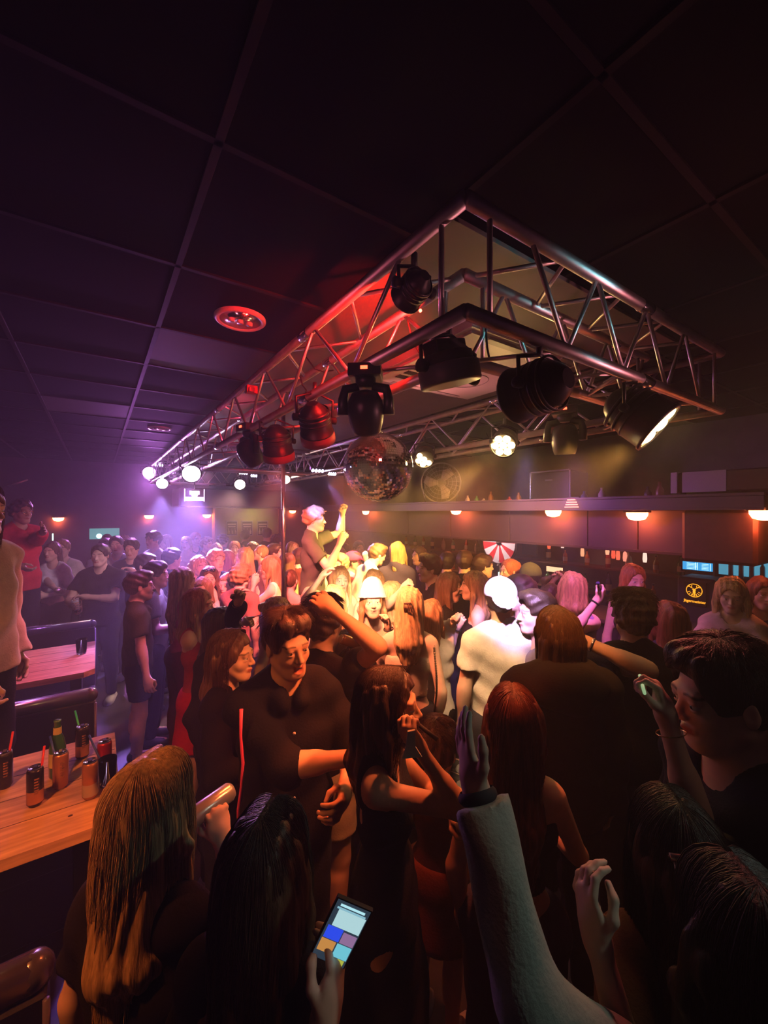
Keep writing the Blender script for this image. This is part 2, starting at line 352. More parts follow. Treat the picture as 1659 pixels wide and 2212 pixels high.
def hand_prims(w, d, n, side, pose, s):
    """w wrist, d hand direction, n palm normal, thumb on local x*side"""
    d = unit(d); n = unit(np.array(n)-np.dot(n, d)*d); x = np.cross(d, n)*side; q = []
    g = lambda a, b, c: w+(x*a+d*b+n*c)*s
    M = np.stack([x, d, n], 1)
    q.append(E(g(.002, .05, 0), (.040*s, .048*s, .0155*s), .02*s, R=M)); q.append(C(w, g(0, .03, 0), .026*s, .026*s, .02*s, ))
    bend = {'open': (8, 10, 8), 'relax': (30, 35, 22), 'grip': (48, 62, 42), 'fist': (75, 90, 55), 'point': (70, 85, 50)}[pose]
    for i, (bx, L) in enumerate(((.031, .070), (.0105, .078), (-.0105, .072), (-.030, .057))):
        a = 0; p = np.array([bx, .086-abs(bx-.005)*.25, 0]); sp = bx*1.6 if pose == 'open' else bx*.35
        bb = (4, 5, 4) if (pose == 'point' and i == 0) else bend
        for j, fr in enumerate((.45, .31, .24)):
            a += rad(bb[j]*(1+.07*i)); v = np.array([math.sin(sp)*math.cos(a), math.cos(sp)*math.cos(a), math.sin(a)])*L*fr; p2 = p+v
            q.append(C(g(*p), g(*p2), (.0092-.0009*j)*s, (.0086-.0011*j)*s, .004*s)); p = p2
    th = {'open': [(.024, .018, .002), (.052, .045, .008), (.07, .075, .01), (.078, .098, .01)]}.get(pose, [(.024, .018, .004), (.045, .042, .022), (.042, .072, .038), (.028, .092, .044)])
    for j in range(3): q.append(C(g(*th[j]), g(*th[j+1]), (.0145, .0105, .0095)[j]*s, (.0105, .0095, .0078)[j]*s, .008*s))
    return q
def ik(sh, tg, l1, l2, hint):
    v = tg-sh; L = np.linalg.norm(v); L2 = min(max(L, .12), (l1+l2)*.995); u = v/(L+1e-9); tg = sh+u*L2
    a = (l1*l1-l2*l2+L2*L2)/(2*L2); hh = math.sqrt(max(l1*l1-a*a, 0)); n = hint-np.dot(hint, u)*u; n = unit(n)
    return sh+u*a+n*hh, tg
ARM = {'down': ((.05, .02, -.52), (.6, -.8, 0)), 'bent': ((-.04, .3, -.24), (.7, -.4, -.8)), 'chest': ((-.16, .26, -.12), (.8, 0, -.6)), 'up': ((.0, .15, .42), (.9, .3, 0)),
       'cross': ((-.22, .22, -.2), (.8, .2, -.6)), 'drink': ((-.06, .24, -.02), (.9, .2, -.6)), 'high': ((.05, .05, .5), (.8, -.2, 0)), 'wave': ((.22, .16, .3), (.8, -.3, -.6)), 'fwd': ((.0, .5, -.1), (.4, 0, -1))}
NP = [0]
def person(label, px, top, D, face, sex='f', hair='long', hc='brown', shirt=('tee', (.5, .5, .5)), legs=('trousers', (.02, .02, .03)), L='down', R='down',
           lean=0, side=0, look=0, nod=0, tilt=0, base=0, hl=.38, mouth=0, sk='fair', hat=None, lod=None, handL='relax', handR='relax', name='person', width=1, group=None, cat='person', extra=None, eyes=True):
    """px,top,D: where the top of the head is; face: 0 towards the camera, 90 towards picture right, 180 away"""
    tw = P(px, top, D); fa = rad(face); fwd = np.array([ST, CT]); rt = np.array([CT, -ST])
    hv = -fwd*math.cos(fa)+rt*math.sin(fa); rz = math.atan2(-hv[0], hv[1]); Rz = rotz(rz)
    h = tw.z-base; hs = (.97 if sex == 'f' else 1.03)
    T = rotx(rad(-lean)) @ roty(rad(side)); hip0 = np.array([0, 0, .93])
    up = lambda v: hip0+T @ (np.array(v, float)-hip0)
    H0 = T @ rotz(rad(-look)) @ rotx(rad(-nod)) @ roty(rad(tilt)) if (look or nod or tilt) else T
    if lean: H0 = H0 @ rotx(rad(lean*.6))
    H = H0
    s = (h-.118*hs)/(up((0, .02, 1.75-.118))[2]); hc0 = up((0, .02, 1.75-.118))*s
    root = np.array([tw.x, tw.y, base])-Rz @ np.array([hc0[0], hc0[1], 0]); 
    loc = lambda w: Rz.T @ (np.array(w)-root)
    if lod is None: lod = 3 if D < 1.35 else 2 if D < 2.4 else 1 if D < 4.6 else 0
    base_st, head_st, hand_st, cl_st, hr_st = ((.03, .0085, .0075, .022, .009), (.022, .0065, .006, .014, .0065), (.016, .0045, .0045, .010, .005), (.012, .0033, .004, .008, .0042))[lod]
    m = sex == 'm'; sw = (.165 if m else .14)*width; aw = 1 if m else .82; U = lambda x, y, z: up((x, y, z))*s
    tor = [C(U(-.06*width, 0, .93), U(.06*width, 0, .93), .102*s, .102*s, .03, sq=.9), C(U(0, 0, .97), U(0, 0, 1.14), (.128 if m else .112)*s*width, (.128 if m else .100)*s*width, .06, sq=.74),
           C(U(-.062*width, 0, 1.28), U(.062*width, 0, 1.28), (.108 if m else .088)*s, (.108 if m else .088)*s, .06, sq=.88),
           C(U(-sw+.03, -.012, 1.4), U(sw-.03, -.012, 1.4), .062*s*aw**.5, .062*s*aw**.5, .05)]
    for q in (-1, 1):
        tor.append(C(U(0, -.022, 1.49), U(q*(sw-.03), -.015, 1.43), .045*s, .042*s, .03))
        if not m: tor.append(E(U(q*.06, .068, 1.26), (.048*s, .038*s, .048*s), .035))
    neck = [C(U(0, -.012, 1.44), hc0+H @ np.array([0, -.018, -.05])*hs, (.058 if m else .048)*s, (.056 if m else .046)*s, .03)]
    hd = head_prims(H, hc0, hs, sex, mouth)
    arms = {}; wr = {}
    for sd, spec in ((-1, L), (1, R)):
        sh = U(sd*sw, -.01, 1.405); hint = None; l1, l2 = .285*s, .255*s
        if isinstance(spec, str):
            o, hn = ARM[spec]; jit = np.array([random.uniform(-.02, .02) for _ in range(3)]); tg = sh+T @ (np.array([o[0]*sd, o[1], o[2]])*s+jit); hint = np.array([hn[0]*sd, hn[1], hn[2]])
        else:
            tg = loc(P(*spec[0])); 
            if len(spec) > 1 and spec[1] is not None: el = loc(P(*spec[1])); hint = el-(sh+tg)/2
            else: hint = np.array([.6*sd, -.3, -.7])
            if len(spec) > 2: l1 *= spec[2]; l2 *= spec[2]
        el, wrist = ik(sh, tg, l1, l2, hint); arms[sd] = (sh, el, wrist); 
    legp = []
    for q in (-1, 1):
        legp.append([C(np.array([q*.088, 0, .9])*s, np.array([q*.1, .015, .5])*s, .088*s*(1 if m else .98), .055*s, .03), C(np.array([q*.1, .015, .5])*s, np.array([q*.1, -.015, .1])*s, .053*s, .036*s, .02), C(np.array([q*.1, -.01, .42])*s, np.array([q*.1, -.025, .3])*s, .052*s, .046*s, .02)])
    feet = [C(np.array([q*.1, -.03, .05])*s, np.array([q*.11, .11, .035])*s, .034*s, .026*s, .02) for q in (-1, 1)]
    body = tor+neck+hd; hz = []
    for sd in (-1, 1):
        sh, el, w_ = arms[sd]
        body += [C(sh, el, .050*s*aw, .040*s*aw, .025), C(el, w_, .041*s*aw, .026*s*aw, .018), C(el+(w_-el)*.15, el+(w_-el)*.4, .043*s*aw, .038*s*aw, .02)]
        d = unit(w_-el); pose = handL if sd < 0 else handR
        ref = np.array([-sd*.9, .35, .1]) if abs(d[0]) < .8 else np.array([0, .3, -1.])
        hp = hand_prims(w_, d, ref, sd, pose, s*(1.03 if m else .93)); body += hp
        lo, hi = bounds(hp); hz.append((lo+.01, hi-.01)); wr[sd] = (w_, d, unit(ref-np.dot(ref, d)*d))
    for a in legp: body += a
    body += feet
    lo, hi = bounds(body); g = hc0; Z = [[(g[i]-(.1, .12, .13)[i], g[i]+(.1, .13, .13)[i], head_st)] for i in range(3)]
    for a, b in hz:
        for i in range(3): Z[i].append((a[i], b[i], hand_st))
    fl = Field(*[axis(lo[i], hi[i], base_st, Z[i]) for i in range(3)])
    vx = fl.vox
    for p in tor+neck: fl.prim(p)
    fine = max(head_st, hand_st)
    for p in body[len(tor)+len(neck):]: fl.prim(p)
    V, Q = fl.mesh(); NP[0] += len(Q)
    ob = np_obj(name, V, Q, SK[sk]); ob.location = root; ob.rotation_euler = (0, 0, rz); tag(ob, label, cat, group)
    hl_ = (V-hc0) @ H/hs; col = np.zeros((len(V), 4), np.float32); col[:, 3] = 1
    x, y, z = np.abs(hl_[:, 0]), hl_[:, 1], hl_[:, 2]
    col[:, 0] = np.clip((.024-x)/.006, 0, 1)*np.clip((.0105+mouth*.009-np.abs(z+.061+mouth*.006-.12*np.minimum(x, .024)**1.0*0))/.004, 0, 1)*(y > .072)
    col[:, 1] = np.clip((.0045-np.abs(z-.0285+(x-.03)**2*9))/.003, 0, 1)*(x > .012)*(x < .052)*(y > .05)
    ca = ob.data.color_attributes.new('feature', 'FLOAT_COLOR', 'POINT'); ca.data.foreach_set('color', col.ravel())
    # eyes
    if abs(face) < 150 and lod >= 1 and eyes:
        for q in (-1, 1):
            e = MB(); cc = hc0+H @ (np.array([q*.03, .0775, .0025])*hs); e.ball(cc, .0115*hs, 8); e.cur = 1
            e.ball(hc0+H @ (np.array([q*.03, .0828, .0018])*hs), .0070*hs, 6); e.build('eye', [EYEM, IRIS], ob)
    if mouth and lod >= 1:
        b_ = MB(); p0 = [hc0+H @ (np.array([.016*math.sin(t), .073+.012*math.cos(t), -.0605-mouth*.001])*hs) for t in np.linspace(-1.2, 1.2, 7)]; b_.tube(p0, .0042*hs, 6); b_.build('teeth', TEETH, ob)
    rng = np.random.RandomState(NP[0] % 9999)
    ph = rng.uniform(0, 6, 6)
    def folds(f, A, fz=22):
        X, Y, Zz = f.ax[0][:, None, None], f.ax[1][None, :, None], f.ax[2][None, None, :]
        f.F += (A*(np.sin(fz*Zz+9*X+ph[0]+2*np.sin(7*X+ph[3]))*.5+.5*np.sin(31*X+13*Zz+8*Y+ph[1]+1.5*np.sin(11*Zz))+.4*np.sin(47*Zz-21*Y+17*X+ph[2]))).astype(np.float32)
    def cutz(f, z0, z1, tilt_=0):
        Zz = f.ax[2][None, None, :]; f.F = np.maximum(f.F, np.maximum(z0-Zz, Zz-z1)).astype(np.float32)
    # ---- top
    kind, sc_ = shirt[0], shirt[1]; mm = cloth('cloth_%02x%02x%02x' % tuple(int(99*v**.5) for v in sc_), sc_)
    if kind != 'none':
        off = {'tee': .014, 'shirt': .018, 'hoodie': .032, 'tank': .007, 'crop': .012, 'strapless': .007, 'dress': .008, 'sweater': .017, 'jacket': .022, 'polo': .015}[kind]*s
        sl = {'tee': .62, 'shirt': .75, 'hoodie': 2, 'tank': 0, 'crop': .4, 'strapless': 0, 'dress': 0, 'sweater': 2, 'jacket': 2, 'polo': .65}[kind]
        if len(shirt) > 2: sl = shirt[2]
        pr = [dict(p) for p in tor]
        for sd in (-1, 1):
            sh, el, w_ = arms[sd]; t = min(sl, 1); flare = 1.35 if kind in ('tee', 'polo', 'shirt', 'crop') and sl <= 1 else 1.05
            if t > 0:
                e2 = sh+(el-sh)*t; pr.append(C(sh, e2, .053*s*aw, .044*s*aw*flare, .02, **({'cut': 1} if sl <= 1 else {})))
            if sl > 1: e3 = el+(w_-el)*min(.93*(sl-1), .97); pr.append(C(el, e3, .045*s*aw, .034*s*aw*(1.25 if kind in ('sweater', 'hoodie') else 1), .02, cut=1))
        if kind in ('tee', 'polo', 'shirt', 'hoodie', 'sweater', 'jacket'): pr.append(C(U(-.045*width, 0, 1.2), U(-.045*width, .005, .8), .10*s, .112*s, .05, sq=.82)); pr.append(C(U(.045*width, 0, 1.2), U(.045*width, .005, .8), .10*s, .112*s, .05, sq=.82))
        if kind == 'dress': pr.append(C(np.array([0, 0, 1.0])*s, np.array([0, 0, .55])*s, .12*s, .2*s, .05, sq=.8, cut=1))
        if kind in ('shirt', 'polo'):
            for q in (-1, 1): pr.append(C(U(q*.01, -.066, 1.495), U(q*.058, -.01, 1.485), .014*s, .014*s, .012)); pr.append(C(U(q*.058, -.01, 1.485), U(q*.04, .075, 1.425), .014*s, .016*s, .012))
        if kind == 'hoodie':
            pr.append(E(U(0, -.1, 1.46), (.13*s, .075*s, .085*s), .03)); pr.append(C(U(-.09, -.04, 1.5), U(.09, -.04, 1.5), .04*s, .04*s, .03)); 
        lo, hi = bounds(pr, off); cs = cl_st; f = Field(*[np.arange(lo[i]-cs, hi[i]+2*cs, cs) for i in range(3)])
        for p in pr: f.prim(p, off)
        folds(f, .0075*s*(1.7 if kind == 'hoodie' else 1.35 if lod >= 1 else 1) if kind not in ('tank', 'strapless') else .002*s)
        nk = C(U(0, .005, 1.47), U(0, .03, 1.62), .056*s, .08*s, .006, op='sub')
        if kind in ('tank', 'strapless', 'dress'): nk = C(U(0, .05, 1.44), U(0, .06, 1.6), .09*s, .13*s, .006, op='sub')
        f.prim(nk)
        if kind in ('shirt', 'polo'): f.prim(C(U(0, .13, 1.47), U(0, .15, 1.33), .045*s, .006, .006, op='sub'))
        if kind in ('tank', 'dress'):
            for q in (-1, 1): f.prim(C(U(q*(sw+.0), 0, 1.42), U(q*(sw+.08), 0, 1.5), .055*s, .1*s, .01, op='sub'))
        z0 = {'crop': 1.12, 'strapless': 1.08, 'dress': .5, 'tank': 1.0, 'shirt': .82, 'hoodie': .84, 'sweater': .88, 'jacket': .84}.get(kind, .85)
        z1 = {'strapless': 1.34}.get(kind, 3)
        if not lean: cutz(f, z0*s, z1*s)
        else:
            n_ = T @ np.array([0, 0, 1.]); X, Y, Zz = f.ax[0][:, None, None], f.ax[1][None, :, None], f.ax[2][None, None, :]; c0 = U(0, 0, z0); dd = (X-c0[0])*n_[0]+(Y-c0[1])*n_[1]+(Zz-c0[2])*n_[2]
            f.F = np.maximum(f.F, -dd).astype(np.float32)
            if z1 < 2: f.F = np.maximum(f.F, dd-(z1-z0)*s).astype(np.float32)
        V2, Q2 = f.mesh(); np_obj('dress' if kind == 'dress' else 'hoodie' if kind == 'hoodie' else 'sweater' if kind == 'sweater' else 'top' if kind in ('tank', 'strapless', 'crop') else 'shirt', V2, Q2, mm, ob)
        NP[0] += len(Q2)
    # ---- legs
    lk, lc = legs[0], legs[1]; lm = cloth('cloth_%02x%02x%02x' % tuple(int(99*v**.5) for v in lc), lc)
    if lk != 'none':
        pr = [C(np.array([-.07, 0, .93])*s, np.array([.07, 0, .93])*s, .11*s, .11*s, .03, sq=.85)]
        if lk == 'skirt': pr.append(C(np.array([0, 0, .95])*s, np.array([0, 0, .6])*s, .125*s, .19*s, .04, sq=.8, cut=1))
        else:
            for a in legp:
                pr.append(dict(a[0], **({'b': a[0]['a']*.35+a[0]['b']*.65, 'rb': .075*s, 'cut': 1} if lk == 'shorts' else {})))
                if lk == 'trousers': pr += [dict(a[1]), dict(a[2])]
        off = .016*s; lo, hi = bounds(pr, off); cs = max(cl_st, .013); f = Field(*[np.arange(lo[i]-cs, hi[i]+2*cs, cs) for i in range(3)])
        for p in pr: f.prim(p, off)
        folds(f, .004*s, 14); cutz(f, .07*s, 1.03*s); V2, Q2 = f.mesh(); np_obj('skirt' if lk == 'skirt' else 'shorts' if lk == 'shorts' else 'trousers', V2, Q2, lm, ob)
    sm_ = mat('shoe_white', (.5, .5, .52), .6) if rng.rand() > .5 else mat('shoe_black', (.03, .03, .03), .5)
    for p in feet:
        b_ = MB(); a, b2 = p['a'], p['b']; b_.lathe((a[0], a[1]-.045, .048*s), [(.02, 0), (.045*s, .02), (.05*s, .1), (.052*s, .17), (.04*s, .22), (.015, .24)], 12, (b2[0]-a[0], b2[1]-a[1], -.03)); b_.build('shoe', sm_, ob)
    # ---- hair
    g = lambda *v: hc0+H @ (np.array(v)*hs); hm = HC[hc]
    r3 = lambda *v: tuple(x*hs for x in v)
    if hair != 'none':
        th = {'short': .012, 'curly': .018, 'mop': .012, 'long': .012, 'pony': .006, 'bun': .006, 'half': .010, 'bob': .014}[hair]
        pr = [E(g(0, -.016, .03), r3(.077+th, .099+th, .093+th), .01, R=H)]
        if hair in ('short', 'curly', 'mop'): pr.append(E(g(0, .014, .078), r3(.062+th*.5, .084, .046+th*.5), .03, R=H))
        if hair == 'mop': pr += [E(g(0, .04, .104), r3(.06, .052, .03), .02, R=H), C(g(-.045, .058, .1), g(.045, .066, .108), .02, .018, .02)]
        if hair in ('bun',): pr.append(E(g(0, -.12, .06), r3(.04, .04, .04), .01, R=H))
        body_h = len(pr); dn = np.array([0, 0, -1.])
        if hair in ('long', 'half'):
            for q in np.linspace(-1, 1, 7):
                a = g(q*.050, -.040-.030*(1-q*q), -.005); b_ = a+np.array([q*.012, -.03*(1-abs(q)*.5)-.012, 0])+dn*hl*.55; e_ = b_+dn*hl*.45*(1-.1*rng.rand())+np.array([q*-.005+rng.uniform(-.01, .01), rng.uniform(.0, .02), 0])
                pr += [C(a, b_, .033*hs, .031, .04), C(b_, e_, .031, .007, .03)]
            for q in ((-1, 1) if hair == 'long' else ()):
                a = g(q*.066, -.02, .05); c1 = g(q*.086, .0, -.07); e_ = c1+np.array([q*.01, .02, 0])+dn*hl*.55*rng.uniform(.8, 1.1)
                pr += [C(a, c1, .022, .02, .03), C(c1, e_, .02, .008, .02)]
        if hair == 'bob':
            for q in np.linspace(-1, 1, 7): a = g(q*.07, -.055-.04*(1-q*q), 0); pr.append(C(a, a+dn*.12, .036, .03, .02))
            for q in (-1, 1): a = g(q*.082, .01, .02); pr.append(C(a, a+dn*.11, .02, .016, .02))
        if hair == 'pony':
            a = g(0, -.115, .055); b_ = a+np.array([0, -.05, -.03]); pr += [C(a, b_, .018, .026, .01), C(b_, b_+np.array([0, -.01, -.26]), .028, .01, .02)]
        lo, hi = bounds(pr); cs = hr_st; f = Field(*[np.arange(lo[i]-cs, hi[i]+2*cs, cs) for i in range(3)])
        f.prim(pr[0]); 
        for p in pr[1:body_h]: f.prim(p)
        X, Y, Zz = f.ax[0][:, None, None]-hc0[0], f.ax[1][None, :, None]-hc0[1], f.ax[2][None, None, :]-hc0[2]
        lx = (H[0, 0]*X+H[1, 0]*Y+H[2, 0]*Zz)/hs; ly = (H[0, 1]*X+H[1, 1]*Y+H[2, 1]*Zz)/hs; lz = (H[0, 2]*X+H[1, 2]*Y+H[2, 2]*Zz)/hs
        # face opening, nape and ear cut
        dep = {'mop': .094, 'curly': .09, 'short': .096}.get(hair, .085)
        f.prim(E(g(0, .122, dep-.125), r3(.084, .1, .118), .012, R=H, op='sub'))
        cutp = np.where(ly > -.0, -.012+0*ly, -.012-(-ly)*1.2) if hair in ('short', 'curly', 'mop', 'pony', 'bun') else np.full_like(ly, -.09)
        cutp = np.maximum(cutp, -.085); dd = ((cutp-lz)*hs).astype(np.float32); kk = .05 if hair in ('long', 'half', 'bob') else .008; hh = np.maximum(kk-np.abs(f.F-dd), 0)/kk; f.F = (np.maximum(f.F, dd)+hh*hh*kk*.25).astype(np.float32)
        for p in pr[body_h:]: f.prim(p)
        f.prim(E(g(0, .11, -.06), r3(.066, .085, .1), .008, R=H, op='sub'))
        am = {'curly': .008, 'mop': .005, 'short': .0035, 'bob': .0035}.get(hair, .0022)
        if hair in ('mop', 'short', 'curly'): f.F += ((th*.7)*np.clip((.045-lz)/.06, 0, 1)*np.clip(.55+ly*8, 0.15, 1)).astype(np.float32)
        if hair in ('mop', 'short') and lod >= 2: f.F += (.003*np.sin(150*lx+ph[0]+2*np.sin(22*ly+ph[1]))+.004*np.sin(55*lx+ph[2]+3*np.sin(25*ly+20*lz))).astype(np.float32)
        elif hair in ('curly', 'mop', 'short'): f.F += (am*np.sin(75*lx+ph[0]+2*np.sin(40*lz))*np.sin(68*ly+ph[1]+2*np.sin(35*lx))+am*.5*np.sin(120*lz+50*ly+ph[2])).astype(np.float32)
        else: f.F += (am*np.sin(190*lx+ph[0]+2.5*np.sin(14*lz+ph[1]))+am*np.sin(170*ly+ph[2]+2*np.sin(11*lz+ph[4]))+.004*np.sin(60*lx+9*lz+ph[5])).astype(np.float32)
        V2, Q2 = f.mesh(); ho = np_obj('hair', V2, Q2, hm, ob); NP[0] += len(Q2)
        if lod >= 2: strands(ho, g, H, hs, hair, hl, hm, rng, 2600 if lod == 3 else 1500, th, hat is not None)
    if hat: make_hat(hat, g, H, hs, ob, r3, hr_st)
    info = dict(ob=ob, wr={k: (Vector(root+Rz @ v[0]), Vector(Rz @ v[1]), Vector(Rz @ v[2])) for k, v in wr.items()}, g=lambda *v: Vector(root+Rz @ (g(*v))), gl=g, U=U, s=s, H=H, arms=arms, Rz=Rz, root=root)
    return info
def strands(ho, g, H, hs, hair, hl, m, rng, n, th, hat):
    V = []; Q = []; o = 0; c = g(0, -.016, .03); rx, ry, rz = (.078+th, .100+th, .094+th)
    longh = hair in ('long', 'half', 'bob'); LL = hl if hair != 'bob' else .13
    for i in range(n):
        if longh:
            a = rng.uniform(-PI, PI)
            if abs(a-PI/2) < (1.0 if hair != 'half' else 1.3): a = -a
            pts = []; K = 7; py = rng.uniform(-.03, .05); e0 = rng.uniform(0, .004)
            for j in range(K):
                u = (j+.3)/K*PI/2; pts.append(g((rx+e0)*math.sin(u)*math.cos(a), -.016+(py+.016)*math.cos(u)*.9+(ry+e0)*math.sin(u)*math.sin(a), .03+(rz+e0)*math.cos(u)))
            q = pts[-1]; out = unit((q-c)*np.array([1, 1, 0])); ln = LL*rng.uniform(.75, 1.06)*(1 if math.sin(a) < .2 else .72); w = rng.uniform(0, 6); bow = rng.uniform(-.006, .012)
            for j in range(1, 9):
                t = j/8; pts.append(q+out*(.012*math.sin(t*2.2)*(1-t)+bow*t-.018*t*t)+np.array([.004*math.sin(w+t*9), .004*math.cos(w+t*8)-.012*t*max(0, -math.sin(a)), -ln*t]))
            r0 = rng.uniform(.0006, .0012)
        else:
            a = rng.uniform(-PI, PI); u = rng.uniform(.0, 1.35)
            if math.sin(a) > .2 and u > .6: u *= .45
            if math.sin(a) > -.3 and u > 1.25: u = 1.2
            top = .03+(rz+.008)*math.cos(u); p0 = g((rx)*math.sin(u)*math.cos(a)*.95, -.012+(ry)*math.sin(u)*math.sin(a)*.95, top)
            nrm = unit(p0-c); dr = unit(H @ np.array([math.cos(a)*.6+rng.uniform(-.4, .4), math.sin(a)*.5+.25+rng.uniform(-.3, .3), -.25*u-.1])); dr = unit(dr-np.dot(dr, nrm)*nrm*.9); ln = rng.uniform(.03, .06)*(1.3 if hair != 'short' else .8)*(1 if u < 1 else .5)
            w = rng.uniform(0, 6); cw = .004 if hair == 'curly' else .0012
            pts = [p0+dr*ln*t+nrm*(.012*math.sin(t*2.6)-.006)+H @ np.array([cw*math.sin(w+t*8), cw*math.cos(w+t*8), 0]) for t in np.linspace(0, 1, 6)]; r0 = rng.uniform(.0006, .0011)
        pts = np.array(pts); K = len(pts); tg = np.gradient(pts, axis=0); tg /= np.linalg.norm(tg, axis=1)[:, None]+1e-9
        ref = np.array([.3, .5, .1]); u1 = np.cross(tg, ref); u1 /= np.linalg.norm(u1, axis=1)[:, None]+1e-9; u2 = np.cross(tg, u1)
        rr = (r0*np.linspace(1, .25, K)**.5)[:, None]
        for k in range(3): an = 2*PI*k/3; V.append(pts+(u1*math.cos(an)+u2*math.sin(an))*rr)
        for k in range(3):
            k2 = (k+1) % 3; j = np.arange(K-1); Q.append(np.stack([o+k*K+j, o+k2*K+j, o+k2*K+j+1, o+k*K+j+1], 1))
        o += 3*K
    so = np_obj('hair_strands', np.concatenate(V), np.concatenate(Q), m, ho)
def make_hat(hat, g, H, hs, ob, r3, st):
    kind, col = hat[0], hat[1]; m = cloth('hat_%02x%02x%02x' % tuple(int(99*v**.5) for v in col), col)
    if kind == 'bucket': pr = [C(g(0, -.01, .03), g(0, -.012, .115), .105, .078, .015), C(g(0, -.005, -.01), g(0, -.01, .05), .14, .095, .02)]
    else: pr = [E(g(0, -.014, .045), r3(.096, .117, .098), .01, R=H)]
    back = -1 if kind == 'backcap' else 1
    if kind != 'bucket': pr.append(E(g(0, back*.125, .03), r3(.072, .085, .007), .012, R=H @ rotx(rad(-28*back))))
    lo, hi = bounds(pr); f = Field(*[np.arange(lo[i]-st, hi[i]+2*st, st) for i in range(3)])
    f.prim(pr[0])
    c0 = g(0, 0, 0); X, Y, Zz = f.ax[0][:, None, None]-c0[0], f.ax[1][None, :, None]-c0[1], f.ax[2][None, None, :]-c0[2]
    lz = (H[0, 2]*X+H[1, 2]*Y+H[2, 2]*Zz)/hs; ly = (H[0, 1]*X+H[1, 1]*Y+H[2, 1]*Zz)/hs
    if kind == 'bucket': f.prim(pr[1]); f.F = np.maximum(f.F, (.035-lz)*hs).astype(np.float32); f.prim(C(g(0, 0, -.1), g(0, -.01, .05), .135, .07, .0, op='sub'))
    else: f.F = np.maximum(f.F, (.03-.0*ly-lz)*hs).astype(np.float32); f.prim(pr[1])
    V, Q = f.mesh(); h = np_obj('bucket_hat' if kind == 'bucket' else 'cap', V, Q, m, ob)
    if kind != 'bucket': b = MB(); c = g(0, -.014, .145); b.ball(c, (.007, .007, .004), 6); b.build('button', m, h)
# ---------------------------------------------------------------- the room
CEIL = 3.3
def slab(name, x0, x1, y0, y1, z0, z1, m):
    b = MB(); b.prism([(x0, y0), (x1, y0), (x1, y1), (x0, y1)], z0, z1); return struct(b.build(name, m))
floorm = mat('dark_floor', (.035, .028, .028), .45, noise=.3, nscale=6); slab('floor', -4.5, 6.5, -2.5, 11.6, -.1, 0, floorm)
cm = mat('black_ceiling_tile', (.003, .0022, .0026), .9, spec=.08, noise=.2, nscale=30); slab('ceiling', -4.5, 6.5, -2.5, 11.6, CEIL, CEIL+.1, cm)
wm = mat('dark_wall', (.07, .055, .07), .8, noise=.15, nscale=5); slab('wall_back', -4.5, 6.5, 10.96, 11.06, 0, CEIL, wm)
slab('wall_left', -4.6, -4.5, -2.5, 11.6, 0, CEIL, wm); slab('wall_right', 6.1, 6.2, -2.5, 11.6, 0, CEIL, mat('bar_wall', (.16, .13, .1), .8, noise=.2, nscale=4)); slab('wall_front', -4.5, 6.5, -2.6, -2.5, 0, CEIL, wm)
barm = mat('ceiling_rail', (.012, .009, .01), .6, spec=.08, noise=.3, nscale=8)
b = MB()
GX = [.295+.745*k for k in range(-7, 8)]; GY = [.54+.745*k for k in range(-4, 15)]
for x in GX: b.box((x, 4.5, CEIL-.004), (.026, 14, .012))
struct(b.build('trim_1', barm)); b = MB()
for y in GY: b.box((1, y, CEIL-.0045), (11, .024, .011))
struct(b.build('trim_2', barm))
def tile(i, j, m, n=1):
    b = MB(); b.box((GX[0]+.745*(i+.5*n), GY[0]+.745*(j+.5), CEIL-.001), (.745*n-.03, .715, .004)); return b.build('ceiling_tile', m)
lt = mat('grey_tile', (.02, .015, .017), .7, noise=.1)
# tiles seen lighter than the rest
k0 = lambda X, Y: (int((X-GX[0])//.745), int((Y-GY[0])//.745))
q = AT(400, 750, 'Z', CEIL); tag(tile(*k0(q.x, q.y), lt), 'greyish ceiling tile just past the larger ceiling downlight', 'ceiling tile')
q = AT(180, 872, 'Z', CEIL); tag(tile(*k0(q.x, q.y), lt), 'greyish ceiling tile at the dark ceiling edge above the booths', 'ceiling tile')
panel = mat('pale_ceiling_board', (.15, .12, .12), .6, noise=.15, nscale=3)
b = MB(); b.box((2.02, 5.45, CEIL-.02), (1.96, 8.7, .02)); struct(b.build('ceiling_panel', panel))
# downlights
wh = mat('white_rim', (.55, .5, .5), .35); chrome = mat('chrome', (.75, .75, .78), .15, 1); alu = mat('aluminium', (.7, .66, .66), .42, 1, noise=.12, nscale=15)
blk = mat('black_metal', (.02, .02, .022), .38, noise=.2, nscale=30); blkm = mat('matt_black', (.012, .012, .014), .7)
def downlight(x, y, label, lit=0, z=CEIL, r=.14):
    e = empty('downlight', (x, y, z), label, 'ceiling light', 'round recessed downlights')
    b = MB(); b.lathe((0, 0, 0), [(r, 0), (r, -.012), (r*.92, -.022), (r*.8, -.015), (r*.78, 0)], 40, cap=False); b.build('rim', wh, e)
    b = MB(); b.lathe((0, 0, -.014), [(r*.8, 0), (r*.7, .012), (r*.3, .013)], 32); 
    b.build('reflector', chrome, e); b = MB()
    for k in (-1, 0, 1): b.tube([(k*.05, 0, -.004), (k*.05, 0, -.03)], .018, 10)
    b.build('bulb', mat('frosted_bulb', (.5, .5, .52), .25), e)
downlight(.667, 2.395, 'big round white-rimmed downlight in the dark ceiling near the red truss'); downlight(.667, 6.12, 'small far round downlight above the booths')
q = AT(1062, 824, 'Z', CEIL-.03); downlight(q.x, q.y, 'round glass downlight beside the ceiling air conditioner', z=CEIL-.03, r=.09)
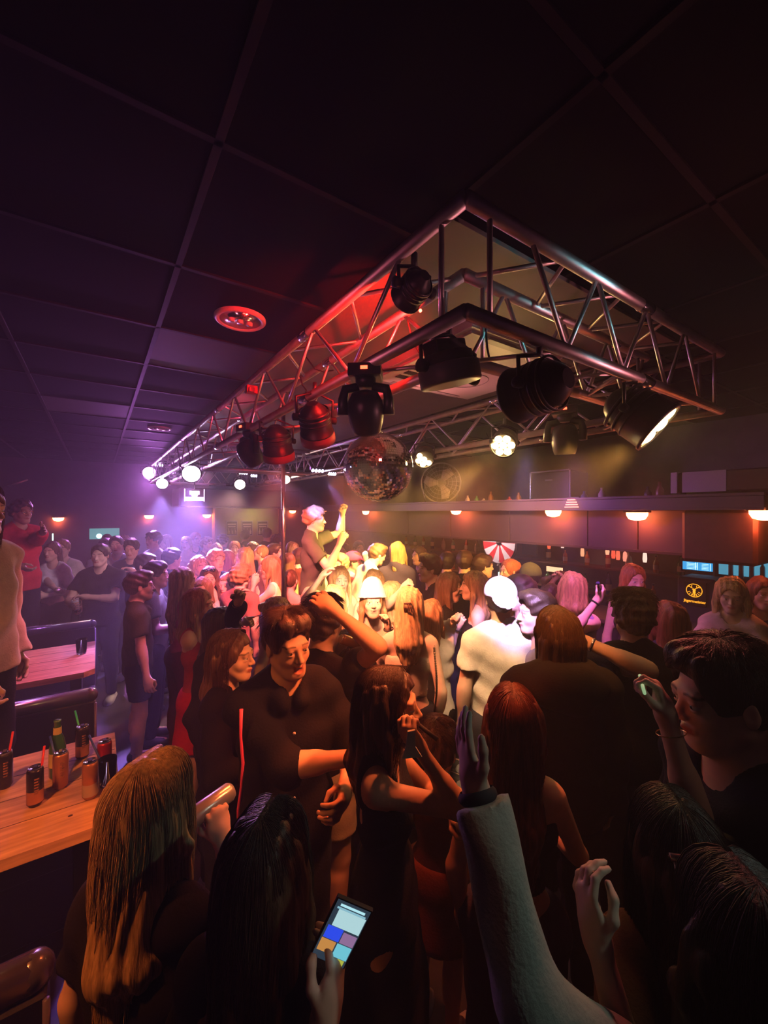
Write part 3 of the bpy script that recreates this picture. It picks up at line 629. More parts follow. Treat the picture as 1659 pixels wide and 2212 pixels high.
# AC cassette
q = AT(1005, 775, 'Z', CEIL-.03)
e = empty('air_conditioner', (2.2, 2.1, CEIL-.03), 'white square ceiling air conditioner with slotted grille inside the truss', 'air conditioner')
acm = mat('off_white_plastic', (.6, .56, .54), .45); b = MB(); b.box((0, 0, -.03), (1.05, 1.05, .06)); b.box((0, 0, -.066), (.98, .98, .02)); b.build('housing', acm, e)
for j in range(3):
    b = MB()
    for i in range(26): b.box((-.40+i*.014, +.12+j*.1, -.079), (.007, .06, .006))
    b.build('slot_grille', blkm, e)
b = MB(); b.tube([(.1+.16*math.cos(t), .12+.16*math.sin(t), -.078) for t in np.linspace(0, 2*PI, 33)], .003, 6); b.build('badge_ring', mat('grey_plastic', (.35, .33, .33), .5), e)
for q in (-1, 1): b = MB(); b.box((.0, q*.47, -.07), (.7, .05, .02)); b.build('outlet_flap', mat('grey_plastic', (.35, .33, .33), .5), e)
# ---------------------------------------------------------------- truss frame
ZB, ZT, TW = 2.82, 3.17, .295
TX0, TY0 = .936, .908; TX1, TY1 = TX0+2.2, TY0+9.1
def truss(label, a, bb, ndir, pitch, ends=(0, 0)):
    """a,bb outer line ends; ndir: direction towards the inner line"""
    a = Vector(a); bb = Vector(bb); n = Vector(ndir)*TW; L = (bb-a).length; u = (bb-a)/L
    e = empty('lighting_truss', (a.x, a.y, ZB), label, 'truss', 'sides of the hung lighting truss'); o = Vector((a.x, a.y, ZB))
    A = [a.copy(), bb.copy()]; I = [a+n+u*TW*ends[0], bb+n-u*TW*ends[1]]
    rows = [(A, 0), (A, ZT-ZB), (I, 0), (I, ZT-ZB)]
    for (p, q2), z in rows:
        b = MB(); b.tube([Vector((p.x-o.x, p.y-o.y, z)), Vector((q2.x-o.x, q2.y-o.y, z))], .025, 16); b.build('chord', alu, e)
        b = MB()
        for t in ([1.2, 3.2, 5.2, 7.2] if L > 5 else [1.2]):
            c = Vector((p.x-o.x, p.y-o.y, z))+u*t; b.lathe(c-u*.05, [(.026, 0), (.029, .005), (.029, .095), (.026, .1)], 16, u)
        b.build('coupler', chrome, e)
    N = max(2, int(L/pitch)); H_ = ZT-ZB
    def seg(p, q2):
        b = MB(); b.tube([p-o, q2-o], .0095, 8); b.build('brace', alu, e)
    at = lambda row, t, z: Vector((row[0].x, row[0].y, ZB+z))+u*min(max(t, .0), (row[1]-row[0]).length)
    for i in range(N):
        t0, t1 = TW+.03+(L-TW*2-.06)*i/N, TW+.03+(L-TW*2-.06)*(i+1)/N
        z0, z1 = (0, H_) if i % 2 else (H_, 0)
        seg(at(A, t0, z0), at(A, t1, z1)); t0i, t1i = t0-TW*ends[0], t1-TW*ends[0]
        seg(at(I, t0i, z1), at(I, t1i, z0)); pa, pb = (A, I) if i % 2 else (I, A); ta, tb = (t0, t1i) if i % 2 else (t0i, t1)
        seg(at(pa, ta, H_), at(pb, tb, H_)); 
        if L < 5 or i % 2 == 0: seg(at(pb, tb, 0), at(pa, ta, 0))
    for r_, t in ((A, .11), (A, L-.11), (I, .11), (I, L-TW*sum(ends)-.11)): seg(at(r_, t, 0), at(r_, t, H_))
    return e
truss('long aluminium truss side lit red, running over the booth side to the far purple lamps', (TX0, TY0, 0), (TX0, TY1, 0), (1, 0, 0), .40, (1, 1))
truss('short near aluminium truss side from the big corner over the crowd', (TX0, TY0, 0), (TX1, TY0, 0), (0, 1, 0), .30, (1, 1))
truss('long aluminium truss side beyond the mirror ball, carrying the yellow lamps', (TX1, TY0, 0), (TX1, TY1, 0), (-1, 0, 0), .42, (1, 1))
truss('far short truss side near the poster wall', (TX0, TY1, 0), (TX1, TY1, 0), (0, -1, 0), .34, (1, 1))
truss('inner cross truss spanning the frame behind the mirror ball', (TX0+TW, 6.2, 0), (TX1-TW, 6.2, 0), (0, 1, 0), .36, (0, 0))
# ---------------------------------------------------------------- fixtures
def aimM(d):
    q = Vector((0, 0, -1)).rotation_difference(Vector(d).normalized()); return q.to_matrix().to_4x4()
def par(label, pos, aim, r=.1, L=.2, leds=None, col=(1, .6, .2), s=20, hang=.14, group='black lamps hung under the truss', rim=None, body=None, backp=None):
    pos = Vector(pos); e = empty('par_lamp', pos, label, 'stage light', group); d = (Vector(aim)-pos).normalized(); M = aimM(d); bm_ = body or blk
    b = MB(); b.M = M; b.lathe((0, 0, L*.55), [(r*.35, 0), (r*.6, -.02), (r*.8, -L*.25), (r*.98, -L*.6), (r, -L), (r*1.06, -L*1.01), (r*1.06, -L*1.06), (r*.93, -L*1.07), (r*.93, -L*1.02)], 28, cap=False)
    b.lathe((0, 0, L*.55), [(r*.35, 0), (.001, .001)], 28, cap=False)
    for k in range(3): b.lathe((0, 0, L*(.3-.16*k)), [(r*.92, 0), (r*1.0, -.004), (r*1.0, -.012), (r*.92, -.016)], 28, cap=False)
    b.build('housing', bm_, e)
    if rim: b = MB(); b.M = M; b.lathe((0, 0, -L*.5), [(r*1.07, 0), (r*1.1, -.02), (r*1.1, -.05), (r*.95, -.055)], 28, cap=False); b.build('front_ring', rim, e)
    b = MB(); b.M = M; b.lathe((0, 0, -L*.44), [(r*.92, 0), (.001, -.002)], 28, cap=False); b.build('lens_plate', blkm if leds != 'full' else glow('glow_%s' % label[:10], col, s), e)
    if leds not in (None, 'full'):
        g_ = glow('led_%02x%02x%02x_%d' % (*[int(99*c) for c in col], s), col, s); pts = [(0, 0)]+[(r*.62*math.cos(k*PI/3), r*.62*math.sin(k*PI/3)) for k in range(6)]
        for k, (x, y) in enumerate(pts[:leds]): b = MB(); b.M = M; b.ball((x, y, -L*.46), (r*.29, r*.29, .014), 6); b.build('led', g_, e)
    # yoke
    sx = M.to_3x3() @ Vector((1, 0, 0)); sx = Vector((sx.x, sx.y, 0)).normalized() if abs(sx.z) < .9 else Vector((1, 0, 0))
    b = MB(); b.tube([sx*(r*1.12), sx*(r*1.18)+Vector((0, 0, hang*.75)), Vector((0, 0, hang)), -sx*(r*1.18)+Vector((0, 0, hang*.75)), -sx*(r*1.12)], .008, 6); b.tube([(0, 0, hang), (0, 0, max(hang+.05, ZB-pos.z-.01))], .012, 8); b.build('yoke', blk, e)
    for q in (-1, 1): b = MB(); b.lathe(sx*(q*r*1.0), [(.018, 0), (.02, .03), (.012, .034)], 12, sx*q); b.build('knob', blkm, e)
    return e
def mover(label, pos, aim, s_=1, red=True, col=None, es=0, group='black moving-head lamps'):
    pos = Vector(pos); e = empty('moving_head_lamp', pos, label, 'stage light', group); d = (Vector(aim)-pos).normalized()
    hx = Vector((-d.y, d.x, 0)); hx = hx.normalized() if hx.length > .05 else Vector((1, 0, 0)); R3 = Matrix((hx, Vector((0, 0, 1)).cross(hx), Vector((0, 0, 1)))).transposed()
    b = MB(); b.M = R3.to_4x4(); b.box((0, 0, .215*s_), (.19*s_, .17*s_, .07*s_)); b.lathe((0, 0, .13*s_), [(.05*s_, 0), (.06*s_, .03*s_), (.06*s_, .055*s_)], 20); b.tube([(0, 0, .24*s_), (0, 0, max(.26*s_, ZB-pos.z-.01))], .012, 8); b.build('base', blk, e)
    if red: b = MB(); b.M = R3.to_4x4(); b.box((0, -.087*s_, .22*s_), (.04*s_, .004, .018*s_)); b.box((0, .087*s_, .22*s_), (.04*s_, .004, .018*s_)); b.build('display', glow('red_display', (1, .05, .02), 9), e)
    for q in (-1, 1):
        b = MB(); b.M = R3.to_4x4(); b.tube([(q*.04*s_, 0, .135*s_), (q*.12*s_, 0, .12*s_), (q*.135*s_, 0, .06*s_), (q*.135*s_, 0, -.03*s_)], [.026*s_, .03*s_, .03*s_, .034*s_], 10); b.build('yoke_arm', blk, e)
    M = aimM(d); b = MB(); b.M = M
    b.lathe((0, 0, .11*s_), [(.03*s_, 0), (.075*s_, -.015*s_), (.1*s_, -.06*s_), (.108*s_, -.12*s_), (.1*s_, -.18*s_), (.085*s_, -.235*s_), (.078*s_, -.25*s_), (.066*s_, -.25*s_), (.064*s_, -.235*s_)], 28, cap=False); b.lathe((0, 0, .11*s_), [(.03*s_, 0), (.001, .003)], 20, cap=False); hd_ = b.build('head', blk, e)
    b = MB(); b.M = M; b.ball((0, 0, -.118*s_), (.064*s_, .064*s_, .018*s_), 8); b.build('lens', glow('lens_%s' % label[:14], col, es) if col else mat('lens_glass', (.03, .03, .05), .05, coat=1), hd_)
    return e
def hooks(e, up=.12):
    b = MB(); z = up; b.tube([(0, 0, z-.03), (0, 0, z+.05)], .012, 8); b.tube([(.035*math.cos(t), 0, z+.08+.035*math.sin(t)) for t in np.linspace(-PI/2, PI*1.1, 9)], .009, 6); b.build('clamp', blk, e)
YEL = (1, .55, .12); PUR = (.45, .2, 1); 
par('black flood lamp low under the red-lit truss, its front ring reddish', P(680, 905, 2.16), P(740, 1250, 3), r=.085, L=.16, rim=mat('reddish_ring', (.3, .06, .08), .5))
mover('black moving head hanging just over the mirror ball', P(790, 885, 1.75), P(812, 1290, 2.2), .72)
par('largest black lamp, a rounded drum under the near truss side', P(1165, 838, 1.5), P(900, 930, 2.1), r=.1, L=.21, hang=.12)
e = par('black lamp with three lit yellow bulbs at the end of the near truss', P(1372, 892, 1.9), P(1925, 1245, 1.44), r=.115, L=.24, leds=7, col=(1, .6, .22), s=30)
mover('dark moving head with a blue beam beyond the near truss', P(1220, 945, 2.9), P(1222, 1240, 3.0), .85, col=(.3, .3, 1), es=4)
par('small black lamp with a red light tucked inside the truss corner', P(895, 622, 1.55), P(830, 700, 1.75), r=.06, L=.13, hang=.08)
b = MB(); b.ball(P(908, 671, 1.46), .006, 6); tag(b.build('indicator_light', glow('red_led', (1, .05, .03), 25)), 'tiny red indicator light glowing in the truss corner', 'indicator light')
b = MB(); b.box(P(543, 842, 2.75), (.07, .05, .05)); b.box(P(543, 842, 2.72), (.035, .03, .03)); tag(b.build('control_box', mat('red_box', (.6, .03, .03), .4)), 'small red box fixed inside the red-lit truss', 'box')
mover('small moving head with a blue lens near the dance pole top', P(538, 975, 3.1), P(640, 1150, 3.4), .8, col=(.3, .35, 1), es=14)
par('black flood lamp between the small moving head and the mirror ball', P(598, 950, 2.85), P(640, 1250, 3.4), r=.1, L=.18, rim=mat('reddish_ring', (.3, .06, .08), .5))
par('brightest yellow lamp hanging left of the blue beam', P(1090, 955, 3.3), P(850, 1500, 1.6), r=.1, L=.14, leds=7, col=(1, .62, .2), s=120, group='lit yellow lamps on the far truss side')
par('smaller yellow lamp next to the mirror ball', P(917, 985, 4.1), P(860, 1500, 2.2), r=.095, L=.14, leds=5, col=(1, .6, .22), s=80, group='lit yellow lamps on the far truss side')
VL = 'violet and white lamps at the far end of the truss'
par('brightest violet-white lamp over the light box sign', P(413, 1020, 5.6), P(470, 1500, 2.2), r=.12, L=.16, leds='full', col=(.75, .6, 1), s=60, group=VL)
par('small violet lamp below the far truss corner', P(350, 1043, 7.5), P(420, 1400, 3), r=.1, L=.14, leds='full', col=(.7, .5, 1), s=30, group=VL)
par('magenta lamp at the very end of the long truss', P(322, 1020, 8.6), P(470, 1400, 3), r=.13, L=.16, leds='full', col=(.8, .25, 1), s=30, group=VL)
par('warm white lamp under the far short truss', P(518, 1045, 7.9), P(560, 1400, 3), r=.1, L=.14, leds='full', col=(1, .75, .6), s=36, group=VL)
par('warm white lamp seen just past the dance pole', P(617, 1034, 7.4), P(660, 1400, 3), r=.08, L=.14, leds='full', col=(1, .75, .5), s=36, group=VL)
for k, (px, py, D, w, lab) in enumerate(((685, 1017, 6.2, .22, 'wide blue-white strip lamp above the podium man'), (716, 1024, 6.4, .14, 'short tilted white strip lamp near the mirror ball'), (525, 1022, 7.2, .16, 'thin violet strip lamp over the yellow wall'), (548, 1028, 7.6, .12, 'tiny violet strip lamp beside the thin violet one'), (343, 1005, 8.2, .16, 'thin violet strip inside the far truss end'))):
    p = P(px, py, D); e = empty('strip_lamp', p, lab, 'stage light', 'violet strip lamps'); b = MB(); b.box((0, 0, .03), (w, .06, .05)); b.build('casing', blk, e); g_ = glow('strip_violet', (.7, .6, 1), 22)
    for q in range(4): b = MB(); b.ball((w*(-.36+.24*q), -.02, .0), (w*.09, .03, .025), 6); b.build('led', g_, e)
    b = MB(); b.tube([(0, 0, .05), (0, 0, ZB-p.z+.02 if ZB > p.z else .1)], .01, 6); b.build('bracket', blk, e)

# round drum effect light
dp = P(970, 805, 1.62); e = empty('drum_effect_lamp', dp, 'black drum-shaped effect lamp hung by the near truss corner', 'stage light')
b = MB(); b.M = Matrix.Rotation(rad(-14), 4, 'Y') @ Matrix.Scale(.8, 4); b.lathe((0, 0, -.06), [(.12, 0), (.145, .002), (.15, .01), (.15, .085), (.145, .093), (.08, .1)], 40); b.build('drum', mat('blue_grey_metal', (.07, .085, .1), .45), e)
b = MB(); b.M = Matrix.Rotation(rad(-14), 4, 'Y') @ Matrix.Scale(.8, 4); b.lathe((0, 0, .03), [(.125, 0), (.125, .05), (.1, .06)], 40); b.box((0, 0, .11), (.2, .1, .08)); b.build('top_box', blkm, e)
for q in (-1, 1): b = MB(); b.lathe((q*.12, 0, 0), [(.022, 0), (.026, .03), (.014, .034)], 12, (q, 0, 0)); b.build('knob', blkm, e)
b = MB(); b.tube([(-.14, 0, 0), (-.145, 0, .1), (0, 0, .15), (.145, 0, .1), (.14, 0, 0)], .009, 6); b.tube([(0, 0, .15), (0, 0, .2)], .012, 8); b.build('bracket', blk, e)
# cables drooping from the truss
for k, (x0, y0, x1, y1, D) in enumerate(((880, 690, 910, 780, 1.9), (950, 735, 930, 800, 1.85), (1048, 700, 1045, 790, 1.75), (1245, 800, 1330, 840, 2.2), (660, 770, 720, 800, 2.7), (1050, 935, 1070, 950, 4.2), (645, 800, 660, 850, 2.7))):
    a, c = P(x0, y0, D), P(x1, y1, D); a.z = max(a.z, ZB); m_ = (a+c)/2+Vector((.03, 0, -.05)); b = MB(); b.tube([a, a*.5+m_*.5+Vector((0, 0, -.03)), m_, c*.5+m_*.5, c], .005, 6)
    tag(b.build('power_cable', blkm), ['thin black cable looping by the drum effect lamp', 'black cable dropping behind the drum lamp box', 'black cable straight below the near truss corner', 'black cable sagging beside the large moving head', 'thin black cable hanging in the red lit truss', 'small black cable by the bright yellow lamp', 'thin cable dropping beside the reddish ring lamp'][k], 'cable')
# mirror ball
bp = P(817, 1010, 3.2); e = empty('mirror_ball', bp, 'large mirror ball hanging above the crowd', 'mirror ball')
mir = mat('mirror_tiles', (.98, .95, .94), .04, 1); b = MB(); R_ = .268
for i in range(46):
    t0, t1 = PI*(i+.04)/46, PI*(i+.96)/46; n = max(6, int(92*math.sin((t0+t1)/2)))
    for k in range(n):
        a0, a1 = 2*PI*(k+.04)/n, 2*PI*(k+.96)/n; pt = lambda t, a: Vector((math.sin(t)*math.cos(a), math.sin(t)*math.sin(a), math.cos(t)))*R_
        b.add([pt(t1, a0), pt(t1, a1), pt(t0, a1), pt(t0, a0)], [[0, 1, 2, 3]], False)
b.build('mirror_tiles', mir, e); b = MB(); b.ball((0, 0, 0), R_-.004, 24); b.build('core', mat('silver_core', (.3, .3, .3), .4, .6), e)
b = MB(); b.lathe((0, 0, R_-.01), [(.04, 0), (.04, .02), (.015, .03)], 16); b.tube([(0, 0, R_), (0, 0, CEIL-bp.z-.02)], .006, 8); b.build('hanger', chrome, e)
# dance pole
pp = P(612, 1290, 4.05); e = empty('dance_pole', (pp.x, pp.y, .42), 'thin chrome dance pole beside the man on the podium', 'pole'); b = MB(); b.tube([(0, 0, .01), (0, 0, CEIL-.42)], .021, 16); b.build('shaft', chrome, e)
b = MB(); b.lathe((0, 0, .0), [(.09, 0), (.09, .01), (.03, .03)], 20); b.build('base_flange', chrome, e)
pc = P(655, 1290, 4.35); b = MB(); b.box((pc.x, pc.y, .21), (1.0, 1.3, .42)); b.box((pc.x, pc.y, .40), (1.04, 1.34, .035)); tag(b.build('podium', mat('podium_black', (.03, .025, .03), .5)), 'low black podium under the dancing man and the pole', 'podium')
# ---------------------------------------------------------------- bar side
cab = mat('bar_panel', (.075, .05, .075), .55, noise=.12, nscale=4); led_ = mat('bar_ledge', (.14, .11, .14), .4); dk = mat('bar_dark', (.05, .03, .035), .6)
e = empty('bar_canopy', (4.2, 0, 0), 'long dark panelled canopy over the bar with a ledge on top', 'bar canopy')
b = MB(); b.box((.75, 5.0, 2.275), (1.9, 8.2, .1)); b.box((-.19, 5.0, 2.335), (.05, 8.2, .02)); b.box((-.195, 5.0, 2.225), (.05, 8.2, .018)); b.build('ledge', led_, e)
ys = [1.15, 1.86, 2.35, 3.35, 4.4, 5.4, 6.6, 7.8, 9.0]
for y0, y1 in zip(ys[:-1], ys[1:]): b = MB(); b.box((.04, (y0+y1)/2, 2.02), (.035, y1-y0-.012, .39)); b.build('fascia_panel', cab, e)
b = MB(); b.box((.03, 5.05, 1.83), (.06, 8.0, .025)); b.build('lower_lip', dk, e)
b = MB(); b.box((4.47, 1.22, 2.0), (.7, .5, .44)); b.box((4.6, .85, 2.28), (1.0, 1.4, .13)); tag(b.build('bar_cabinet', mat('brown_cabinet', (.075, .035, .03), .5, noise=.15)), 'dark brown hanging cabinet at the near end of the bar canopy', 'cabinet')
lampc = (1, .16, .05)
names = [(985, 1104, 28), (1195, 1107, 40), (1376, 1113, 55), (1652, 1110, 60), (790, 1106, 26)]
lb = ['small orange-red bulkhead lamp under the ledge above the round wheel side', 'orange-red bulkhead lamp in the middle of the bar canopy', 'largest orange-red bulkhead lamp near the dark brown cabinet', 'orange-red bulkhead lamp at the picture edge past the cabinet', 'orange-red bulkhead lamp seen just below the mirror ball']
def bulkhead(pos, ax, label, w=.2, s=26):
    e = empty('bulkhead_lamp', pos, label, 'lamp', 'orange-red bulkhead lamps around the room'); u = Vector(ax)
    b = MB(); n = 14
    b.box((0, 0, .035), (abs(u.x)*w+abs(u.y)*.1, abs(u.y)*w+abs(u.x)*.1, .02)); b.build('back_plate', blk, e)
    b = MB(); b.M = Matrix.Diagonal((1 if u.x else .5, 1 if u.y else .5, 1, 1)); b.lathe((0, 0, .03), [(w*.47, 0), (w*.46, -.03), (w*.36, -.065), (w*.1, -.08)], 24); b.build('glass', glow('orange_bulkhead', (1, .2, .06), s*1.5), e)
    l = lamp('bulkhead_bulb', Vector(pos)+Vector((-.02, 0, -.1)), None, (1, .12, .035), 3.6, kind='POINT', rad=.04)
for (px, py, w), l_ in zip(names, lb):
    p = AT(px, py, 'X', 4.1); bulkhead((p.x, p.y, p.z), (0, 1, 0), l_, .2)
for (px, py), l_ in zip(((126, 1121), (322, 1116), (447, 1114), (632, 1105), (700, 1104)), ('orange bulkhead lamp on the far wall above the white t-shirts', 'orange bulkhead lamp on the far wall below the purple lamps', 'small orange bulkhead lamp beside the yellow poster wall', 'small orange lamp right beside the dance pole top half', 'small orange lamp behind the head of the podium man')):
    p = AT(px, py, 'Y', 10.9); bulkhead((p.x, p.y, p.z), (1, 0, 0), l_, .2)
# counter, back bar
b = MB(); b.box((4.45, 5.2, .55), (.5, 7.6, 1.1)); tag(b.build('bar_counter', mat('bar_front', (.05, .03, .03), .5, noise=.2)), 'dark bar counter behind the crowd under the canopy', 'counter')
b = MB(); b.box((4.42, 5.2, 1.12), (.62, 7.7, .04)); tag(b.build('worktop', mat('bar_top', (.12, .07, .05), .25)), 'polished top of the bar counter', 'counter top')
e = empty('back_bar', (5.85, 5, 0), 'back bar shelving of bottles under warm red light', 'shelf'); b = MB()
b.box((0, 0, .5), (.4, 8, 1.0)); b.build('cupboard', dk, e)
for z in (1.06, 1.42, 1.76): b = MB(); b.box((.0, 0, z), (.3, 8, .025)); b.build('shelf_board', mat('shelf_wood', (.2, .1, .06), .4), e)
bm = [mat('bottle_%d' % i, c, .12, trans=.0, coat=.6) for i, c in enumerate(((.5, .2, .04), (.05, .2, .06), (.6, .5, .4), (.35, .05, .03), (.08, .08, .2)))]
lbm = mat('bottle_label', (.6, .5, .4), .6)
protos = []
for i in range(5):
    e = empty('liquor_bottle', (0, -50, 0), 'bottle', 'bottle', 'liquor bottles on the back bar'); b = MB(); r = .032+.005*(i % 3); hh = .2+.02*i
    b.lathe((0, 0, 0), [(r*.9, 0), (r, .006), (r, hh*.62), (r*.8, hh*.72), (r*.36, hh*.82), (r*.34, hh)], 14); b.build('glass', bm[i], e); b = MB(); b.lathe((0, 0, hh*.2), [(r*1.02, 0), (r*1.02, hh*.3)], 14, cap=False); b.build('label', lbm, e); b = MB(); b.lathe((0, 0, hh), [(r*.38, 0), (r*.38, .025)], 10); b.build('cap', blk, e); protos.append(e)
bc = ['amber', 'green', 'pale clear', 'dark red', 'blue']; nb = 0; used = set(); cell = set(); rows = {1.0725: 'lowest shelf', 1.4325: 'middle shelf', 1.7725: 'top shelf'}
segs = [(1.7, 'past the red-haired woman'), (2.6, 'behind the red-haired woman'), (3.5, 'near the white card'), (4.3, 'next to the round wheel'), (5.4, 'on the far side of the wheel'), (6.6, 'above the men in black tops'), (8.2, 'at the far end of the bar')]
for z, rn in rows.items():
    for k in range(20):
        y = 1.75+k*.30+random.uniform(-.05, .05); t = random.randrange(5)
        if 4.15 < y < 5.0: continue
        sname = [n for yy, n in segs if y <= yy][0]; 
        while (t, z, sname) in cell: t = (t+1) % 5
        cell.add((t, z, sname)); lab = '%s liquor bottle, %s, %s' % (bc[t], rn, sname)
        o = protos[t]; first = t not in used; used.add(t); p = (5.8+random.uniform(-.05, .02), y, z)
        if first: o.location = p; o['label'] = lab
        else: dup(o, p, label=lab)
for t in range(5):
    if t not in used: bpy.data.objects.remove(protos[t])
lamp('back_bar_strip', (5.5, 3.0, 1.78), None, (1, .2, .1), 2.5, kind='POINT', rad=.05); lamp('back_bar_strip', (5.5, 5.6, 1.78), None, (1, .25, .15), 3.0, kind='POINT', rad=.05)
# prize wheel
wc = AT(1078, 1172, 'X', 5.5); e = empty('prize_wheel', wc, 'round red and white prize wheel behind the bar', 'wheel'); r = .345
for k in range(16):
    b = MB(); a0, a1 = 2*PI*k/16, 2*PI*(k+1)/16; pts = [(0, 0)]+[(r*math.cos(a), r*math.sin(a)) for a in np.linspace(a0, a1, 5)]
    b.add([(0, x, y) for x, y in pts]+[(.03, x, y) for x, y in pts], [[0, 1, 2, 3, 4, 5], [11, 10, 9, 8, 7, 6]]+[[i, 6+i, 6+(i+1) % 6, (i+1) % 6] for i in range(6)], False)
    b.build('segment', mat(*(('wheel_red', (.7, .03, .04), .4) if k % 2 else ('wheel_white', (.75, .7, .68), .4))), e)
b = MB(); b.M = Matrix.Rotation(-PI/2, 4, 'Y'); b.lathe((0, 0, 0), [(r, -.03), (r+.02, -.02), (r+.02, .02), (r, .03)], 40, cap=False); b.lathe((0, 0, .0), [(.05, 0), (.05, .02), (.02, .04)], 20); b.build('rim', chrome, e)
b = MB(); b.box((.05, 0, -r-.1), (.04, .04, .3)); b.add([(-.02, .05*math.cos(PI/2+k*PI/5*1)*(1 if k % 2 == 0 else .45), -r+.0+.05*math.sin(PI/2+k*PI/5)*(1 if k % 2 == 0 else .45)) for k in range(10)]+[(-.005, .05*math.cos(PI/2+k*PI/5)*(1 if k % 2 == 0 else .45), -r+.05*math.sin(PI/2+k*PI/5)*(1 if k % 2 == 0 else .45)) for k in range(10)], [list(range(10))]+[[k, (k+1) % 10, 10+(k+1) % 10, 10+k] for k in range(10)], False); b.build('pointer', wh, e)
lamp('wheel_lamp', wc+Vector((-.6, .2, .35)), wc, (1, .75, .75), 9, 90, .6, .05)
# little things behind the bar
def screen(label, x0, y0, x1, y1, X, col, s, cells):
    a, c = AT(x0, y0, 'X', X), AT(x1, y1, 'X', X); m_ = (a+c)/2; e = empty('screen', m_, label, 'screen'); w, h = abs(a.y-c.y), abs(a.z-c.z)
    b = MB(); b.box((.03, 0, 0), (.05, w+.04, h+.04)); b.build('casing', blk, e); b = MB(); b.box((0, 0, 0), (.012, w, h)); b.build('display', glow('blue_screen', col, s), e)
    if cells:
        b = MB()
        for k in (-.33, .04, .1): b.box((-.008, k*w, 0), (.004, w*.012, h*.9))
        for k in range(5): b.box((-.008, w*.22, h*(-.35+k*.17)), (.004, w*.3, h*.04)); b.box((-.008, -w*.18, h*(-.35+k*.17)), (.004, w*.2, h*.04))
        b.build('menu_rows', glow('screen_lines', (.55, .9, 1), s*1.8), e)
screen('small blue menu screen above the orange bitters sign', 1475, 1212, 1548, 1236, 5.4, (.03, .35, .75), 1.2, True)
a = AT(1625, 1222, 'X', 5.3); e = empty('lit_glass_fridge', (a.x, a.y, 1.45), 'cyan lit glass cabinet at the picture edge behind the bar', 'cabinet')
b = MB(); b.box((.15, 0, .21), (.4, .62, .5)); b.build('casing', dk, e); b = MB(); b.box((-.055, 0, .21), (.012, .5, .19)); b.build('lit_pane', glow('cyan_pane', (.08, .35, .5), .9), e); b = MB()
for k in range(5): b.lathe((-.1, -.18+k*.08, .1), [(.02, 0), (.02, .12), (.008, .15), (.008, .19)], 10)
b.build('glassware', mat('pale_glass', (.5, .8, .85), .15), e)
a, c = AT(1478, 1255, 'X', 4.9), AT(1526, 1312, 'X', 4.9); m_ = (a+c)/2; w, h = abs(a.y-c.y), abs(a.z-c.z)
tz_ = m_.z+h/2+.04; b = MB(); b.box((5.09, m_.y, tz_/2), (.35, w+.14, tz_)); tag(b.build('fridge_column', dk), 'dark cooler column carrying the orange bitters sign', 'cooler')
e = empty('bitters_sign', (4.9, m_.y, m_.z), 'black sign with an orange stag emblem in a ring and blackletter writing', 'sign'); b = MB(); b.box((0, 0, 0), (.02, w, h)); b.build('board', mat('sign_black', (.03, .018, .008), .4), e)
om = glow('sign_orange', (1, .38, .02), 1.6); u_ = w/48; S = lambda x, y: (-.013, -(x-24)*u_, (28-y)*u_)
b = MB(); b.tube([S(23+17*math.cos(t), 19+16.5*math.sin(t)) for t in np.linspace(0, 2*PI, 40)], u_*.9, 6); b.build('ring', om, e); b = MB()
b.tube([S(23, 15), S(23, 24), S(23, 29)], [u_*2.2, u_*3.2, u_*1], 8); b.tube([S(19, 17), S(27, 17)], u_*1.0, 6)
for q in (-1, 1):
    b.tube([S(23+q*2, 14), S(23+q*7, 12), S(23+q*11, 8)], u_*.8, 6); b.tube([S(23+q*6, 12), S(23+q*5, 6)], u_*.7, 6); b.tube([S(23+q*9, 10), S(23+q*13, 11)], u_*.7, 6)
    for k in range(5): t = rad(20+k*22); b.tube([S(23+q*math.cos(t)*9, 19+math.sin(t)*9), S(23+q*math.cos(t)*15, 19+math.sin(t)*15)], u_*.6, 5)
b.build('stag_emblem', om, e)
fc = bpy.data.curves.new('brand_lettering', 'FONT'); fc.body = 'Jägermeister'; fc.size = u_*9.5; fc.align_x = 'CENTER'; fc.extrude = .002; fc.offset = .0004; fc.materials.append(om)
fo = bpy.data.objects.new('brand_lettering', fc); COL.objects.link(fo); fo.parent = e; fo.location = S(24, 50); fo.rotation_euler = (PI/2, 0, -PI/2)
bpy.context.view_layer.update(); lm_ = bpy.data.meshes.new_from_object(fo.evaluated_get(bpy.context.evaluated_depsgraph_get())); bpy.data.objects.remove(fo); fo = bpy.data.objects.new('brand_lettering', lm_); COL.objects.link(fo); fo.parent = e; fo.location = S(24, 50); fo.rotation_euler = (PI/2, 0, -PI/2)
